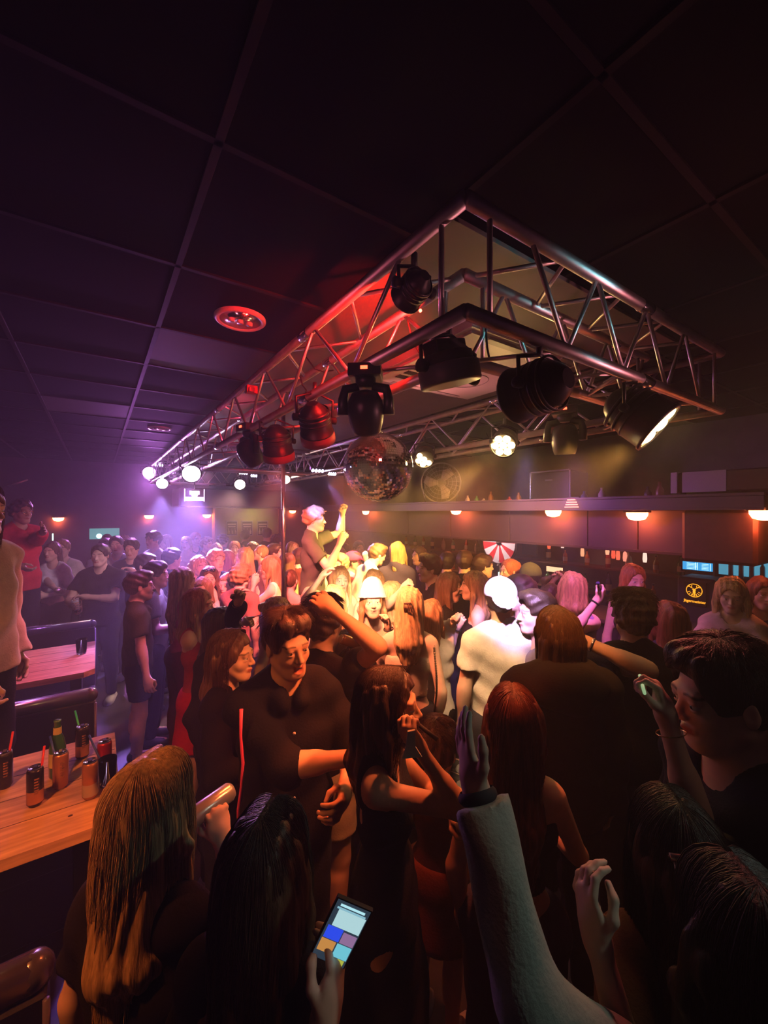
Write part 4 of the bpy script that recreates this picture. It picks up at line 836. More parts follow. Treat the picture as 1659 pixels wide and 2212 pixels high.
# white card, glow stick, monitor and hanging glasses on the back bar
def card(label, cat, name, x0, y0, x1, y1, X, m, t=.02):
    a, c = AT(x0, y0, 'X', X), AT(x1, y1, 'X', X); b = MB(); b.box(((a.x), (a.y+c.y)/2, (a.z+c.z)/2), (t, abs(a.y-c.y), abs(a.z-c.z))); return tag(b.build(name, m), label, cat)
card('white card with a painted warm glow standing on the back bar', 'card', 'menu_card', 1181, 1223, 1215, 1238, 5.69, glow('warm_card_glow', (1, .55, .3), 1.6))  # card emits; its warm light is put into the material
card('narrow green-white glowing stick behind the cap man', 'light', 'glow_stick', 1077, 1236, 1082, 1250, 5.69, glow('green_white', (.4, 1, .75), 4))
card('dark grey square monitor next to the wheel', 'monitor', 'monitor', 1128, 1172, 1160, 1200, 5.69, mat('grey_monitor', (.1, .13, .12), .3))
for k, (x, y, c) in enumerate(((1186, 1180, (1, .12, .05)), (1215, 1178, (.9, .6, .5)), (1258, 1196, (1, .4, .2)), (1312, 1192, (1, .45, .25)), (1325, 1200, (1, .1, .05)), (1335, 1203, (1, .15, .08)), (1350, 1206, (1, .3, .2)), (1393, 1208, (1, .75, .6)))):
    p = AT(x, y, 'X', 5.74); b = MB(); b.lathe(p, [(.004, max(.1, 1.755-p.z)), (.004, .1), (.022, .07), (.026, 0), (.02, -.04)], 12); tag(b.build('hanging_glass', glow('glass_glow_%d' % k, c, 1.2)), 'stemmed hanging glass painted to glow %s under the canopy' % ['deep red by the grey monitor', 'pale pink right of the monitor', 'orange mid-bar', 'peach before the red cluster', 'first red of the hanging cluster', 'second red of the hanging cluster', 'rose at the cluster end', 'bright white by the dark cabinet'][k], 'glass', 'glasses hanging over the bar')  # glasses emit their own colour in place of caught light
# on top of the canopy: fan, flight case, amplifier, clutter
fp = AT(952, 1075, 'X', 4.3); e = empty('floor_fan', (fp.x, fp.y, 2.325), 'round cage fan standing on top of the bar canopy', 'fan'); cz = .32; fd = Vector((-.75, -.66, 0)).normalized(); M = Matrix.Translation((0, 0, cz)) @ Vector((0, 0, 1)).rotation_difference(fd).to_matrix().to_4x4()
fm = mat('fan_plastic', (.32, .3, .36), .4); b = MB(); b.M = M
for r in (.30, .24, .18, .12, .06): b.tube([(r*math.cos(t), r*math.sin(t), .06*(1-(r/.3)**2)) for t in np.linspace(0, 2*PI, 33)], .004 if r < .3 else .011, 6)
for k in range(24): t = 2*PI*k/24; b.tube([(.03*math.cos(t), .03*math.sin(t), .06), (.18*math.cos(t), .18*math.sin(t), .04), (.3*math.cos(t), .3*math.sin(t), 0)], .0025, 5)
b.build('cage', fm, e); b = MB(); b.M = M
for k in range(3):
    t = 2*PI*k/3; R2 = Matrix.Rotation(t, 4, 'Z'); b.M = M @ R2; b.add([(.03, -.02, .005), (.24, -.07, -.02), (.26, .04, .0), (.16, .1, .015), (.03, .03, .01), (.03, -.02, -.003), (.24, -.07, -.028), (.26, .04, -.008), (.16, .1, .007), (.03, .03, .002)], [[0, 1, 2, 3, 4], [9, 8, 7, 6, 5]]+[[i, 5+i, 5+(i+1) % 5, (i+1) % 5] for i in range(5)])
b.build('blades', mat('fan_blade', (.5, .45, .55), .3), e); b = MB(); b.M = M; b.lathe((0, 0, -.12), [(.05, 0), (.07, .02), (.07, .1), (.04, .13)], 20); b.build('motor', fm, e)
b = MB(); b.tube([(-.18, .14, .01), (-.2, .16, .15), (-.2, .16, cz)], .01, 8); b.tube([(.18, -.14, .01), (.2, -.16, .15), (.2, -.16, cz)], .01, 8); b.tube([(-.25, .1, .01), (.14, -.25, .01)], .01, 8); b.build('stand', chrome, e)
fa_, fb_ = AT(1155, 1072, 'X', 4.5), AT(1240, 1015, 'X', 4.5); e = empty('flight_case', (4.62, (fa_.y+fb_.y)/2, 2.325), 'black flight case with metal edges on top of the canopy', 'case'); w, h = abs(fa_.y-fb_.y), .36
b = MB(); b.box((0, 0, h/2), (.4, w, h)); b.build('body', blk, e); b = MB()
for y in (-1, 1): b.box((-.2, y*w/2, h/2), (.02, .02, h))
for z in (.0, 1): b.box((-.2, 0, max(z*h, .01)), (.02, w, .02))
b.build('metal_edging', chrome, e); b = MB(); b.box((-.212, 0, h*.7), (.008, .1, .02)); b.build('handle', chrome, e)
p0, p1 = AT(1447, 1060, 'X', 4.05), AT(1500, 1018, 'X', 4.05); e = empty('amplifier', (4.3, 1.1, 2.35), 'long amplifier box with a pale end on the canopy by the picture edge', 'amplifier')
b = MB(); b.box((0, -.05, .1), (.42, .9, .17)); b.build('case', mat('amp_dark', (.09, .045, .045), .4), e); b = MB(); b.box((-.01, .405, .1), (.44, .05, .18)); b.build('end_plate', mat('pale_plate', (.5, .42, .46), .5), e); b = MB(); b.box((-.212, .2, .1), (.004, .3, .17)); b.build('front_plate', mat('pale_plate', (.5, .42, .46), .5), e); b = MB()
for k in range(4): b.lathe((-.18+.36*(k % 2), -.4 if k < 2 else .35, .0), [(.02, -.024), (.02, .015)], 10)
b.build('foot', blkm, e)
clut = [(1010, 'white', .11), (1030, 'green', .1), (1045, 'white', .06), (1060, 'brown', .15), (1100, 'red', .07), (1120, 'brown', .12), (1262, 'blue', .1), (1300, 'clear', .13), (1400, 'dark', .12), (1425, 'brown', .16)]
cc = {'white': (.6, .55, .6), 'green': (.1, .3, .12), 'brown': (.2, .1, .05), 'red': (.5, .06, .05), 'blue': (.08, .08, .3), 'clear': (.4, .35, .4), 'dark': (.04, .04, .05)}
for k, (px, c, h) in enumerate(clut):
    p = AT(px, 1075, 'X', 4.35); b = MB(); b.lathe((p.x, p.y, 2.325), [(.03, 0), (.035, .01), (.034, h*.5), (.02, h*.7), (.012, h*.8), (.014, h)], 12); tag(b.build('bottle', mat('ledge_%s' % c, cc[c], .3)), '%s bottle left on the canopy ledge %s' % (c, ['just past the fan', 'second past the fan', 'third past the fan', 'tall beside the flight case gap', 'low and squat mid-ledge', 'right before the flight case', 'just after the flight case', 'over the middle red lamp', 'well past the middle lamp', 'closest to the amplifier'][k]), 'bottle', 'bottles on the canopy ledge')
p = AT(1236, 1088, 'X', 4.0); e = empty('striped_lamp', p, 'small slanted red and white striped lamp clipped on the bar ledge', 'lamp'); b = MB()
for k in range(4): b.box((0, 0, .04-k*.025), (.05, .08+.02*k, .012))
b.build('lit_slat', glow('striped_red', (1, .25, .2), 3), e); b = MB(); b.box((.03, 0, .01), (.02, .12, .12)); b.build('back', blk, e)
# ---------------------------------------------------------------- far wall: yellow wall part with posters, projector sign, boxed screen
ym = mat('yellow_wall', (.5, .46, .16), .8, noise=.1, nscale=3)
a, c = AT(465, 1097, 'Y', 10.6), AT(603, 1165, 'Y', 10.6); b = MB(); b.box(((a.x+c.x)/2, 10.79, 1.15), (c.x-a.x, .36, 2.3)); struct(b.build('wall_niche', ym))
b = MB(); b.box(((a.x+c.x)/2-.3, 10.4, 2.52), (c.x-a.x+1.2, 1.0, .42)); struct(b.build('trim_3', dk))
lamp('niche_lamp', ((a.x+c.x)/2+.1, 9.9, 2.5), ((a.x+c.x)/2+.1, 10.7, 1.5), (1, .85, .35), 26, 120, .8, .1)
for k, (x0, x1) in enumerate(((489, 512), (522, 545), (556, 578))):
    a, c = AT(x0, 1126, 'Y', 10.6), AT(x1, 1156, 'Y', 10.6); w, h = c.x-a.x, a.z-c.z; e = empty('poster', ((a.x+c.x)/2, 10.6, (a.z+c.z)/2), ['framed poster with white bottle shapes, furthest from the dance pole', 'framed poster in the middle of the three', 'framed poster closest to the dance pole'][k], 'poster', 'framed posters on the yellow wall')
    b = MB(); b.box((0, 0, 0), (w, .02, h)); b.build('print', mat('poster_dark', (.08, .09, .07), .5), e); b = MB()
    for q in (-1, 1): b.box((q*w/2, -.01, 0), (.02, .02, h+.02)); b.box((0, -.01, q*h/2), (w, .02, .02))
    b.build('frame', mat('poster_frame', (.5, .5, .42), .5), e); b = MB(); b.box((0, -.012, h*.28), (w*.8, .006, h*.1)); b.box((0, -.012, h*.12), (w*.7, .006, h*.07))
    for j in range(3): b.lathe((w*(-.3+.3*j), -.012, -h*.42), [(w*.1, 0), (w*.1, h*.2), (w*.03, h*.3), (w*.03, h*.42)], 8)
    b.build('print_shapes', mat('poster_white', (.6, .6, .5), .6), e)
a, c = AT(399, 1056, 'Y', 9.2), AT(441, 1083, 'Y', 9.2); w, h = c.x-a.x, a.z-c.z; e = empty('light_box_sign', ((a.x+c.x)/2, 9.2, (a.z+c.z)/2), 'glowing white and violet light box sign under the brightest purple lamp', 'sign')
b = MB(); b.box((0, .03, 0), (w, .05, h)); b.build('box', dk, e); b = MB()
for q in (-1, 1): b.box((q*w/2, 0, -.0), (.012, .02, h))
b.box((0, 0, -h*.3), (w*.95, .02, h*.28)); b.box((0, 0, h*.2), (w*.5, .02, h*.3)); b.lathe((0, 0, -h*.1), [(w*.14, 0), (w*.2, h*.3), (w*.1, h*.45)], 12); b.build('lit_symbol', glow('violet_white', (.9, .65, 1), 6), e)
b = MB(); b.tube([(0, 0, h/2), (0, 0, CEIL-(a.z+c.z)/2)], .012, 8); b.build('hanger', blk, e)
a, c = AT(193, 1142, 'Y', 10.9), AT(258, 1163, 'Y', 10.9); b = MB(); b.box(((a.x+c.x)/2, 10.9, (a.z+c.z)/2), (c.x-a.x, .05, a.z-c.z)); tag(b.build('teal_light_panel', glow('teal_panel', (.12, .5, .5), .7)), 'pale teal lit panel on the far wall behind the men', 'panel')
p = AT(214, 1158, 'Y', 10.8); b = MB(); b.ball(p, .05, 8); tag(b.build('panel_bulb', glow('teal_bulb', (.5, 1, 1), 5)), 'small bright teal bulb on the lit panel', 'lamp')
p = AT(48, 1153, 'Y', 10.8); b = MB(); b.ball(p, (.035, .03, .07), 8); tag(b.build('wall_bulb', glow('green_bulb', (.5, 1, .7), 4)), 'small pale green bulb on the far wall beside the red shirt', 'lamp')
p = AT(114, 1160, 'Y', 10.8); b = MB(); b.tube([p-Vector((0, 0, .07)), p+Vector((0, 0, .07))], .01, 8); tag(b.build('wall_tube_light', glow('green_bulb', (.5, 1, .7), 4)), 'thin pale green light line on the far wall', 'lamp')
p = P(12, 1052, 5.5); b = MB(); b.tube([p, P(60, 1036, 5.6)], .012, 6); tag(b.build('ceiling_rod', alu), 'thin pale rod catching light near the booth ceiling', 'rod')
# ---------------------------------------------------------------- booths, tables, drinks
wood = mat('table_wood', (.62, .36, .2), .22, noise=.25, nscale=9, stretch=(.6, 5, 5), coat=.3); lea = mat('black_leather', (.03, .025, .03), .35, bump=.15, bscale=80, coat=.2)
def table(label, x0, x1, y0, y1, ch=.05):
    e = empty('bar_table', ((x0+x1)/2, (y0+y1)/2, 0), label, 'table', 'wooden booth tables'); X0, X1, Y0, Y1 = x0-(x0+x1)/2, x1-(x0+x1)/2, y0-(y0+y1)/2, y1-(y0+y1)/2
    b = MB(); b.prism([(X0, Y0), (X1-ch*1.3, Y0), (X1, Y0+ch), (X1, Y1), (X0, Y1)], 1.0, 1.04); b.build('tabletop', wood, e); b = MB()
    for k in range(1, 4): y = Y0+(Y1-Y0)*k/4; b.box(((X0+X1)/2, y, 1.0405), (X1-X0-.01, .0025, .0012))
    b.build('board_seam', mat('dark_seam', (.1, .05, .03), .5), e)
    for x in (X0+.1, X1-.12): b = MB(); b.box((x, 0, .5), (.07, .4, 1.0)); b.box((x, 0, .02), (.1, .6, .04)); b.build('leg', blk, e)
table('long wooden booth table with cans, straws and a bottle on it', -1.6, .075, 1.86, 2.6); table('wooden booth table behind the black booth back, with one tumbler', -1.6, -.015, 3.7, 4.54)
def booth(label, y, x1, x0=-1.8):
    e = empty('booth_bench', (0, y, 0), label, 'bench', 'black leather booth benches')
    b = MB(); b.box(((x0+x1)/2, 0, .55), (x1-x0, .1, 1.0)); b.build('back_panel', lea, e); b = MB(); b.tube([(x0, 0, 1.075), (x1-.03, 0, 1.075)], .045, 12); b.ball((x1-.03, 0, 1.075), .045, 8); b.build('rolled_top', mat('shiny_leather', (.06, .05, .07), .25, coat=.5), e)
    for q in (-1, 1): b = MB(); b.box(((x0+x1)/2, q*.24, .42), (x1-x0, .36, .12)); b.box(((x0+x1)/2, q*.24, .2), (x1-x0-.04, .3, .38)); b.build('seat', lea, e)
    b = MB(); b.tube([(x1, -.052, .08), (x1, -.052, 1.04)], .008, 6); b.build('piping', mat('purple_piping', (.12, .09, .14), .3), e)
booth('black leather booth back standing between the two wooden tables', 3.12, -.01); booth('dark leather booth back beyond the second wooden table', 5.1, -.02); booth('dark leather booth back nearest the camera below the cans table', 1.32, -.1)
TZ = 1.0405
canA = mat('can_dark', (.035, .03, .03), .25, .6); canR = mat('can_red', (.55, .02, .02), .25, .5); canW = mat('can_white', (.55, .5, .45), .25, .5); canT = mat('can_orange', (.5, .22, .1), .25, .5); gold = mat('can_gold', (.5, .3, .12), .25, .8)
def straw(label, px, py, tip, m, length=.2, z=TZ):
    a = AT(px, py, 'Z', z); b = MB(); t = Vector(tip); b.tube([Vector((a.x, a.y, z+.01)), Vector((a.x, a.y, z+.01))+t.normalized()*length], .0035, 8); return tag(b.build('drinking_straw', m), label, 'straw')
def can(label, px, py, m, m2, h=.15, r=.0275, text=True):
    p = AT(px, py, 'Z', TZ); e = empty('drink_can', (p.x, p.y, TZ), label, 'can', 'drink cans on the table')
    b = MB(); b.lathe((0, 0, 0), [(r*.75, 0), (r*.8, .004), (r, .012), (r, h-.015), (r*.86, h-.004)], 28); b.build('body', m, e); b = MB(); b.lathe((0, 0, h-.004), [(r*.88, -.001), (r*.88, .003), (r*.8, .004), (r*.78, .001), (.001, .0012)], 28, cap=False); b.box((0, -.006, .0), (.006, .014, .002)); b.v[-1]
    b.build('lid', chrome, e); b = MB(); b.box((.0, .006, h+.001), (.012, .022, .002)); b.build('pull_tab', chrome, e)
    if m2: b = MB(); b.lathe((0, 0, 0), [(r*1.005, h*.1), (r*1.005, h*.42)], 28, cap=False); b.build('band', m2, e)
    if text:
        b = MB()
        for j in range(6): 
            for q in (-.35, .1, .3)[:2+j % 2]: a_ = math.radians(-75)+q*.5; b.box((r*1.01*math.cos(a_), r*1.01*math.sin(a_), h*.38+j*.011), (.006, .002, .006), Matrix.Rotation(a_+PI/2, 3, 'Z'))
        b.build('print', gold, e)
    return e
can('dark can with a red straw at the picture edge of the table', 10, 1700, canA, None); can('dark can with a red straw, closest to the table front', 76, 1738, canA, canT); can('orange-brown can standing before the green bottle', 131, 1700, canT, None); can('dark can holding the green straw at the back of the table', 178, 1636, canA, canT)
can('red can with silver top next to the tumbler', 226, 1672, canR, canW, text=False); can('pale orange can with no straw near the table corner', 195, 1722, canT, canW, text=False)
rs, gs, bs = mat('red_straw', (.8, .04, .04), .4), mat('green_straw', (.04, .6, .25), .4), mat('blue_straw', (.04, .08, .5), .4)
def stick(px0, py0, px1, py1, D, m, label): 
    b = MB(); b.tube([P(px0, py0, D), P(px1, py1, D*1.02)], .0042, 8); tag(b.build('drinking_straw', m), label, 'straw')
def canD(px, py): p = AT(px, py, 'Z', TZ); return p.x*ST+p.y*CT
stick(13, 1665, 28, 1580, canD(10, 1700), rs, 'red straw in the can at the picture edge'); stick(86, 1690, 96, 1611, canD(76, 1738), rs, 'red straw in the dark can at the table front'); stick(178, 1600, 162, 1535, canD(178, 1636), gs, 'green straw sticking out of the dark can'); stick(126, 1665, 108, 1590, canD(131, 1700), bs, 'blue straw in front of the green bottle'); stick(238, 1688, 192, 1588, canD(232, 1692)*.995, bs, 'long blue straw leaning out of the tumbler')
p = AT(124, 1690, 'Z', TZ); p = AT(122, 1690, 'Z', TZ); e = empty('beer_bottle', (p.x, p.y+.055, TZ), 'green beer bottle with a yellow label on the cans table', 'bottle'); gg = mat('green_glass', (.03, .12, .03), .1, coat=.6)
b = MB(); b.lathe((0, 0, 0), [(.028, 0), (.031, .008), (.031, .13), (.024, .165), (.0135, .19), (.0125, .235), (.014, .238), (.014, .245)], 24); b.build('glass', gg, e); b = MB(); b.lathe((0, 0, .05), [(.0315, 0), (.0315, .06)], 24, cap=False); b.build('label', mat('yellow_label', (.6, .5, .15), .5), e); b = MB(); b.lathe((0, 0, .185), [(.0155, 0), (.0145, .03)], 20, cap=False); b.build('neck_label', mat('yellow_label', (.6, .5, .15), .5), e)
gl = mat('clear_glass', (.9, .9, .95), .03, trans=1)
def tumbler(label, px, py, z, r=.035, h=.11, fill=None):
    p = AT(px, py, 'Z', z); e = empty('glass_tumbler', (p.x, p.y, z), label, 'glass'); b = MB(); b.lathe((0, 0, 0), [(.001, 0), (r*.8, 0), (r*.84, .01), (r, h), (r*.93, h), (r*.76, .014), (.001, .013)], 24, cap=False); b.build('glass', gl, e)
    if fill: b = MB(); b.lathe((0, 0, .016), [(.001, 0), (r*.74, .001), (r*.82, h*.35), (.001, h*.35)], 20, cap=False); b.build('drink', fill, e)
    return e
tumbler('clear ribbed tumbler holding the long blue straw', 232, 1694, TZ, fill=mat('ice_cubes', (.5, .5, .6), .2)); tumbler('tumbler with dark drink on the second wooden table', 176, 1412, TZ, .04, .12, mat('cola', (.06, .02, .015), .1))
b = MB(); 
p = AT(152, 1762, 'Z', TZ); b.ball((p.x, p.y, TZ), (.008, .005, .003), 6); tag(b.build('table_stain', mat('dark_crumb', (.06, .02, .01), .5)), 'dark crumb near the table front edge', 'crumb')
# ---------------------------------------------------------------- things held in hands
def grip(info, sd, off=.078, lift=.03):
    w, d, n = info['wr'][sd]; ax = d.cross(n)*sd; return w+d*off+n*lift, ax.normalized(), d, n
def held(kind, label, info, sd, m=None, group=None, flip=False, h=None):
    c, ax, d, n = grip(info, sd)
    if flip: ax = -ax
    b = MB()
    if kind == 'can':
        e = empty('drink_can', c, label, 'can', group); h = .13; r = .026; b.lathe(-ax*h*.5, [(r*.8, 0), (r, .01), (r, h-.012), (r*.85, h)], 24, ax); b.build('body', m or canW, e); b = MB(); b.lathe(ax*h*.5, [(r*.86, -.001), (r*.86, .003), (r*.75, .003), (.001, .001)], 24, ax, cap=False); b.build('lid', chrome, e)
    elif kind == 'bottle':
        e = empty('beer_bottle', c, label, 'bottle', group); b.lathe(-ax*.09, [(.02, 0), (.024, .006), (.024, .09), (.02, .12), (.011, .15), (.01, .2), (.012, .205)], 18, ax); b.build('glass', m or gg, e)
    elif kind == 'cup':
        e = empty('drink_cup', c, label, 'cup', group); b.lathe(-ax*.05, [(.001, 0), (.024, 0), (.034, .11), (.031, .11), (.022, .006), (.001, .005)], 20, ax, cap=False); b.build('cup', m or mat('cup_pale', (.6, .55, .55), .3), e)
    elif kind == 'stick':
        e = MB(); e.tube([c-ax*.02, c+ax*(h or .16)], .004, 8); return tag(e.build('drinking_straw', m or rs), label, 'straw')
    return e
def band(info, sd, m, w=.006, t=.012, off=-.03, r=.031, name='bracelet'):
    W_, d, n = info['wr'][sd]; ob = info['ob']; mi = Matrix.Translation(ob.location) @ Matrix.Rotation(ob.rotation_euler.z, 4, 'Z'); inv = mi.inverted(); R3 = inv.to_3x3()
    b = MB(); b.lathe(inv @ (W_+d*off), [(r, 0), (r+w*.5, t*.3), (r+w*.5, t*.7), (r, t)], 24, R3 @ d, cap=False); b.build(name, m, ob)
SILV = chrome; BLKB = blkm; GOLDM = mat('gold', (.9, .6, .25), .2, 1)
BK, NV, WH, CR, GY_, OL = (.01, .009, .011), (.01, .012, .03), (.7, .68, .68), (.6, .54, .46), (.22, .22, .22), (.07, .08, .04)
p = person
# --- far crowd (against the far wall, the posters and the bar)
p('person with pale pink hair behind the two men by the teal panel', 268, 1158, 7.4, 10, 'f', 'curly', 'light', ('tee', WH), sk='pink')
p('dark-haired person furthest back beneath the teal light panel', 231, 1156, 7.8, 30, 'm', 'short', 'dark', ('tee', BK))
p('man in dark cap just behind the black t-shirt man', 229, 1165, 6.2, 40, 'm', 'short', 'dark', ('tee', GY_), hat=('cap', (.05, .05, .06)))
p('man in pale grey t-shirt with his head tilted by the dark-haired youth', 252, 1160, 5.9, 20, 'm', 'short', 'dark', ('tee', (.45, .42, .45)), tilt=8)
p('dark-haired youth with a lit face looking down at his drink', 284, 1166, 5.5, 15, 'm', 'mop', 'black', ('tee', NV), L='drink', nod=12)
p('tall man in pale t-shirt under the magenta lamp', 331, 1150, 6.2, -25, 'm', 'curly', 'dark', ('tee', (.5, .46, .42)))
p('blurred pale haired person beyond the tall man in pale t-shirt', 357, 1157, 7.2, -40, 'f', 'long', 'light', ('tee', WH))
p('pink-lit blonde woman below the light box sign, lips closed', 402, 1160, 7.0, 10, 'f', 'half', 'blond', ('tank', (.5, .1, .15)), sk='pink')
p('person with copper hair beside the pink-lit blonde', 423, 1152, 7.2, 60, 'f', 'short', 'red', ('tee', BK), sk='pink')
p('curly pink-lit person looking right near the yellow wall', 447, 1162, 7.0, 80, 'f', 'curly', 'light', ('tee', (.3, .1, .15)), sk='pink')
p('pink-cheeked person leaning below the first poster', 468, 1175, 6.6, 50, 'f', 'long', 'light', ('tank', (.4, .2, .2)), lean=10)
p('dark-haired man in front of the yellow wall beginning', 482, 1156, 7.9, 170, 'm', 'curly', 'dark', ('tee', BK))
p('dark silhouetted man standing under the middle poster', 530, 1146, 8.4, 175, 'm', 'short', 'black', ('tee', BK))
p('tall dark silhouette in front of the third poster', 577, 1142, 8.2, 180, 'm', 'short', 'black', ('tee', (.03, .02, .02)))
p('dark-haired person between the posters and the dance pole', 599, 1156, 7.8, 150, 'm', 'curly', 'dark', ('tee', BK))
p('woman with copper shoulder hair below the first two posters', 507, 1170, 6.9, 20, 'f', 'long', 'red', ('tank', BK))
p('brown-haired woman half hidden under the middle poster', 545, 1172, 6.6, -30, 'f', 'long', 'brown', ('tee', BK))
p('woman tilting back her warm lit face left of the pole', 562, 1178, 5.9, -70, 'f', 'pony', 'light', ('tank', (.3, .15, .1)), nod=-18)
p('dark-haired person immediately left of the dance pole', 594, 1176, 6.0, 100, 'm', 'short', 'dark', ('tee', BK))
p('dark-haired woman right behind the pole in brown', 632, 1172, 5.6, 170, 'f', 'long', 'dark', ('tee', (.1, .04, .03)))
p('dark-haired person in red-brown behind the podium man legs', 648, 1186, 5.2, 160, 'm', 'short', 'dark', ('tee', (.16, .05, .04)))
p('woman with messy brown hair glowing at the crown, chin up', 527, 1184, 5.3, -95, 'f', 'long', 'light', ('tee', (.2, .08, .07)), nod=-8)
p('long-haired woman in dark top behind the bright blond man', 494, 1190, 5.7, 150, 'f', 'long', 'auburn', ('tee', BK))
p('woman with her face turned up by the pole, dark tank top', 622, 1196, 5.0, 150, 'f', 'long', 'brown', ('tank', BK))
p('short dark-haired man far back above the purple-lit man', 775, 1170, 7.0, 30, 'm', 'short', 'dark', ('tee', BK))
p('far dark-haired man beside the red cap', 744, 1176, 6.8, -20, 'm', 'short', 'dark', ('tee', (.1, .04, .03)))
p('far woman at the bar left of the bottles', 892, 1178, 6.4, 130, 'f', 'long', 'dark', ('tee', BK))
p('dark-haired man furthest along the bar', 905, 1183, 5.9, -60, 'm', 'short', 'dark', ('tee', BK))
p('dark-haired woman by the bar under the canopy end', 862, 1182, 6.8, 20, 'f', 'long', 'black', ('tee', BK))
p('person in pink-red baseball cap holding an arm up', 764, 1194, 5.4, 90, 'm', 'short', 'dark', ('tee', (.5, .45, .5)), hat=('cap', (.7, .05, .15)), R=((792, 1212, 5.2), (800, 1245, 5.2)))
p('curly light-haired man between the podium and the red cap', 735, 1199, 5.1, -30, 'm', 'curly', 'light', ('tee', (.25, .12, .08)))
p('light-haired woman bending at the podium corner', 708, 1200, 5.0, 120, 'f', 'bun', 'light', ('tank', (.2, .1, .07)), lean=20)
i_ = p('man with violet-lit hair in white shirt with a dark shoulder strap', 815, 1177, 4.9, 120, 'm', 'mop', 'brown', ('tee', (.72, .7, .72)), lean=22, nod=10, L='chest', R='chest')
p('blond woman tossing long hair, in a dark blue top', 860, 1172, 4.7, 165, 'f', 'long', 'light', ('sweater', (.05, .04, .1)), hl=.3, tilt=-6, lean=12)
p('man in dark top behind the curly profile man at the bar', 966, 1195, 4.8, 160, 'm', 'short', 'black', ('tee', BK))
p('man in black jacket at the bar, seen from behind', 1004, 1192, 4.6, 160, 'm', 'short', 'dark', ('tee', BK), L='bent')
p('dark-haired man in profile in front of the prize wheel', 1044, 1200, 4.5, 100, 'm', 'short', 'dark', ('tee', BK))
p('auburn-haired woman glancing back below the prize wheel', 1101, 1210, 4.2, -75, 'f', 'half', 'red', ('tank', BK))
i_ = p('person in an olive green baseball cap and shirt at the bar', 1145, 1220, 3.9, 175, 'm', 'short', 'dark', ('tee', OL), hat=('cap', (.12, .14, .07)))
p('person with violet-lit hand up beyond the bob-haired woman', 1215, 1236, 4.0, 60, 'f', 'pony', 'dark', ('tee', BK), L=((1200, 1248, 3.85), None))
# --- booth side, left
i_ = p('person in a bright red shirt with arm raised, up on the booth seat', 46, 1083, 4.5, 75, 'm', 'curly', 'brown', ('shirt', (.6, .03, .04), 2), base=.5, R=((40, 1220, 4.2), (8, 1190, 4.2)), L=((93, 1150, 4.3), (84, 1200, 4.2)), handL='open', sk='tan')
b = MB(); 
for q in (-1, 1):
    b.tube([Vector(i_['gl'](q*.03+.02*math.cos(t), .1, .003+.016*math.sin(t))) for t in np.linspace(0, 2*PI, 17)], .003, 6); b.tube([Vector(i_['gl'](q*.05, .098, .006)), Vector(i_['gl'](q*.08, .0, .01))], .0025, 6)
b.build('gold_glasses', GOLDM, i_['ob'])
p('person in a cropped white t-shirt leaning on the booth rail', 112, 1172, 5.2, 5, 'f', 'half', 'brown', ('crop', (.72, .68, .74), .8), L='bent', R=((150, 1310, 4.7), None))
i_ = p('smiling man in a cream t-shirt with a small red chest print', 134, 1167, 5.6, 20, 'm', 'mop', 'light', ('tee', (.66, .6, .52)), mouth=0)
b = MB(); U_ = i_['U']; s_ = i_['s']
for k, ww in enumerate((.008, .006, .008, .005, .007, .008)): b.box(Vector(U_(.03+.016*k, .128, 1.33)), (ww, .006, .012))
b.build('chest_print', mat('print_red', (.6, .08, .06), .6), i_['ob'])
i_ = p('broad man in a plain black t-shirt facing the camera at the booths', 216, 1178, 4.8, 12, 'm', 'short', 'dark', ('tee', (.016, .014, .024)), L='cross', R='bent', width=1.08)
held('cup', 'small glass held by the broad man in black', i_, 1)
p('man in dark top seen in profile between booths and dance floor', 316, 1198, 4.5, 85, 'm', 'short', 'dark', ('tee', NV), L='bent', R='bent', sk='pink')
i_ = p('man in a dark olive polo seen from behind with his arm hanging', 303, 1237, 3.6, 125, 'm', 'mop', 'dark', ('polo', (.05, .05, .03)), ('shorts', (.02, .02, .03)), R=((318, 1470, 3.35), (286, 1420, 3.5)), L='bent')
i_ = p('person in grey-green top clutching a drink beyond the polo man', 338, 1215, 4.0, 110, 'm', 'short', 'black', ('tee', (.09, .1, .08)), R='bent', L='bent', sk='pink')
held('can', 'small can held beside the polo man', i_, 1, canR)
p('man in black t-shirt below the magenta lamp, looking away', 372, 1186, 5.0, 150, 'm', 'short', 'black', ('tee', (.02, .015, .03)))
i_ = p('woman with very long light brown hair, pink top, seen from behind', 397, 1228, 3.7, 140, 'f', 'long', 'light', ('tank', (.4, .12, .16)), ('trousers', (.12, .03, .04)), hl=.52, L='bent')
i_ = p('woman with long brown hair in a red skirt pointing into the crowd', 430, 1275, 2.95, 95, 'f', 'long', 'light', ('tank', (.45, .06, .08)), ('skirt', (.6, .02, .06)), hl=.34, L=((553, 1340, 2.75), (500, 1350, 2.9), 1.05), handL='point', R=((440, 1440, 2.8), (392, 1400, 3.0)))
band(i_, -1, SILV)
i_ = p('man with bright bleached blond curls and dark shirt', 467, 1190, 4.9, 55, 'm', 'curly', 'blond', ('shirt', BK))
p('blond person turned away just below the bleached blond man', 430, 1203, 4.8, 60, 'f', 'bob', 'blond', ('tee', (.3, .15, .2)))
i_ = p('woman with sunglasses pushed up on long brown hair', 452, 1226, 4.2, 22, 'f', 'long', 'brown', ('tank', (.65, .6, .6)), R='bent')
b = MB()
for q in (-1, 1): b.ball(i_['gl'](q*.035, .07, .098), (.03, .02, .018), 6)
b.tube([i_['gl'](-.075, .02, .07), i_['gl'](-.03, .08, .1), i_['gl'](.03, .08, .1), i_['gl'](.075, .02, .07)], .004, 6); b.build('sunglasses', mat('sunglass', (.01, .01, .01), .08, coat=1), i_['ob'])
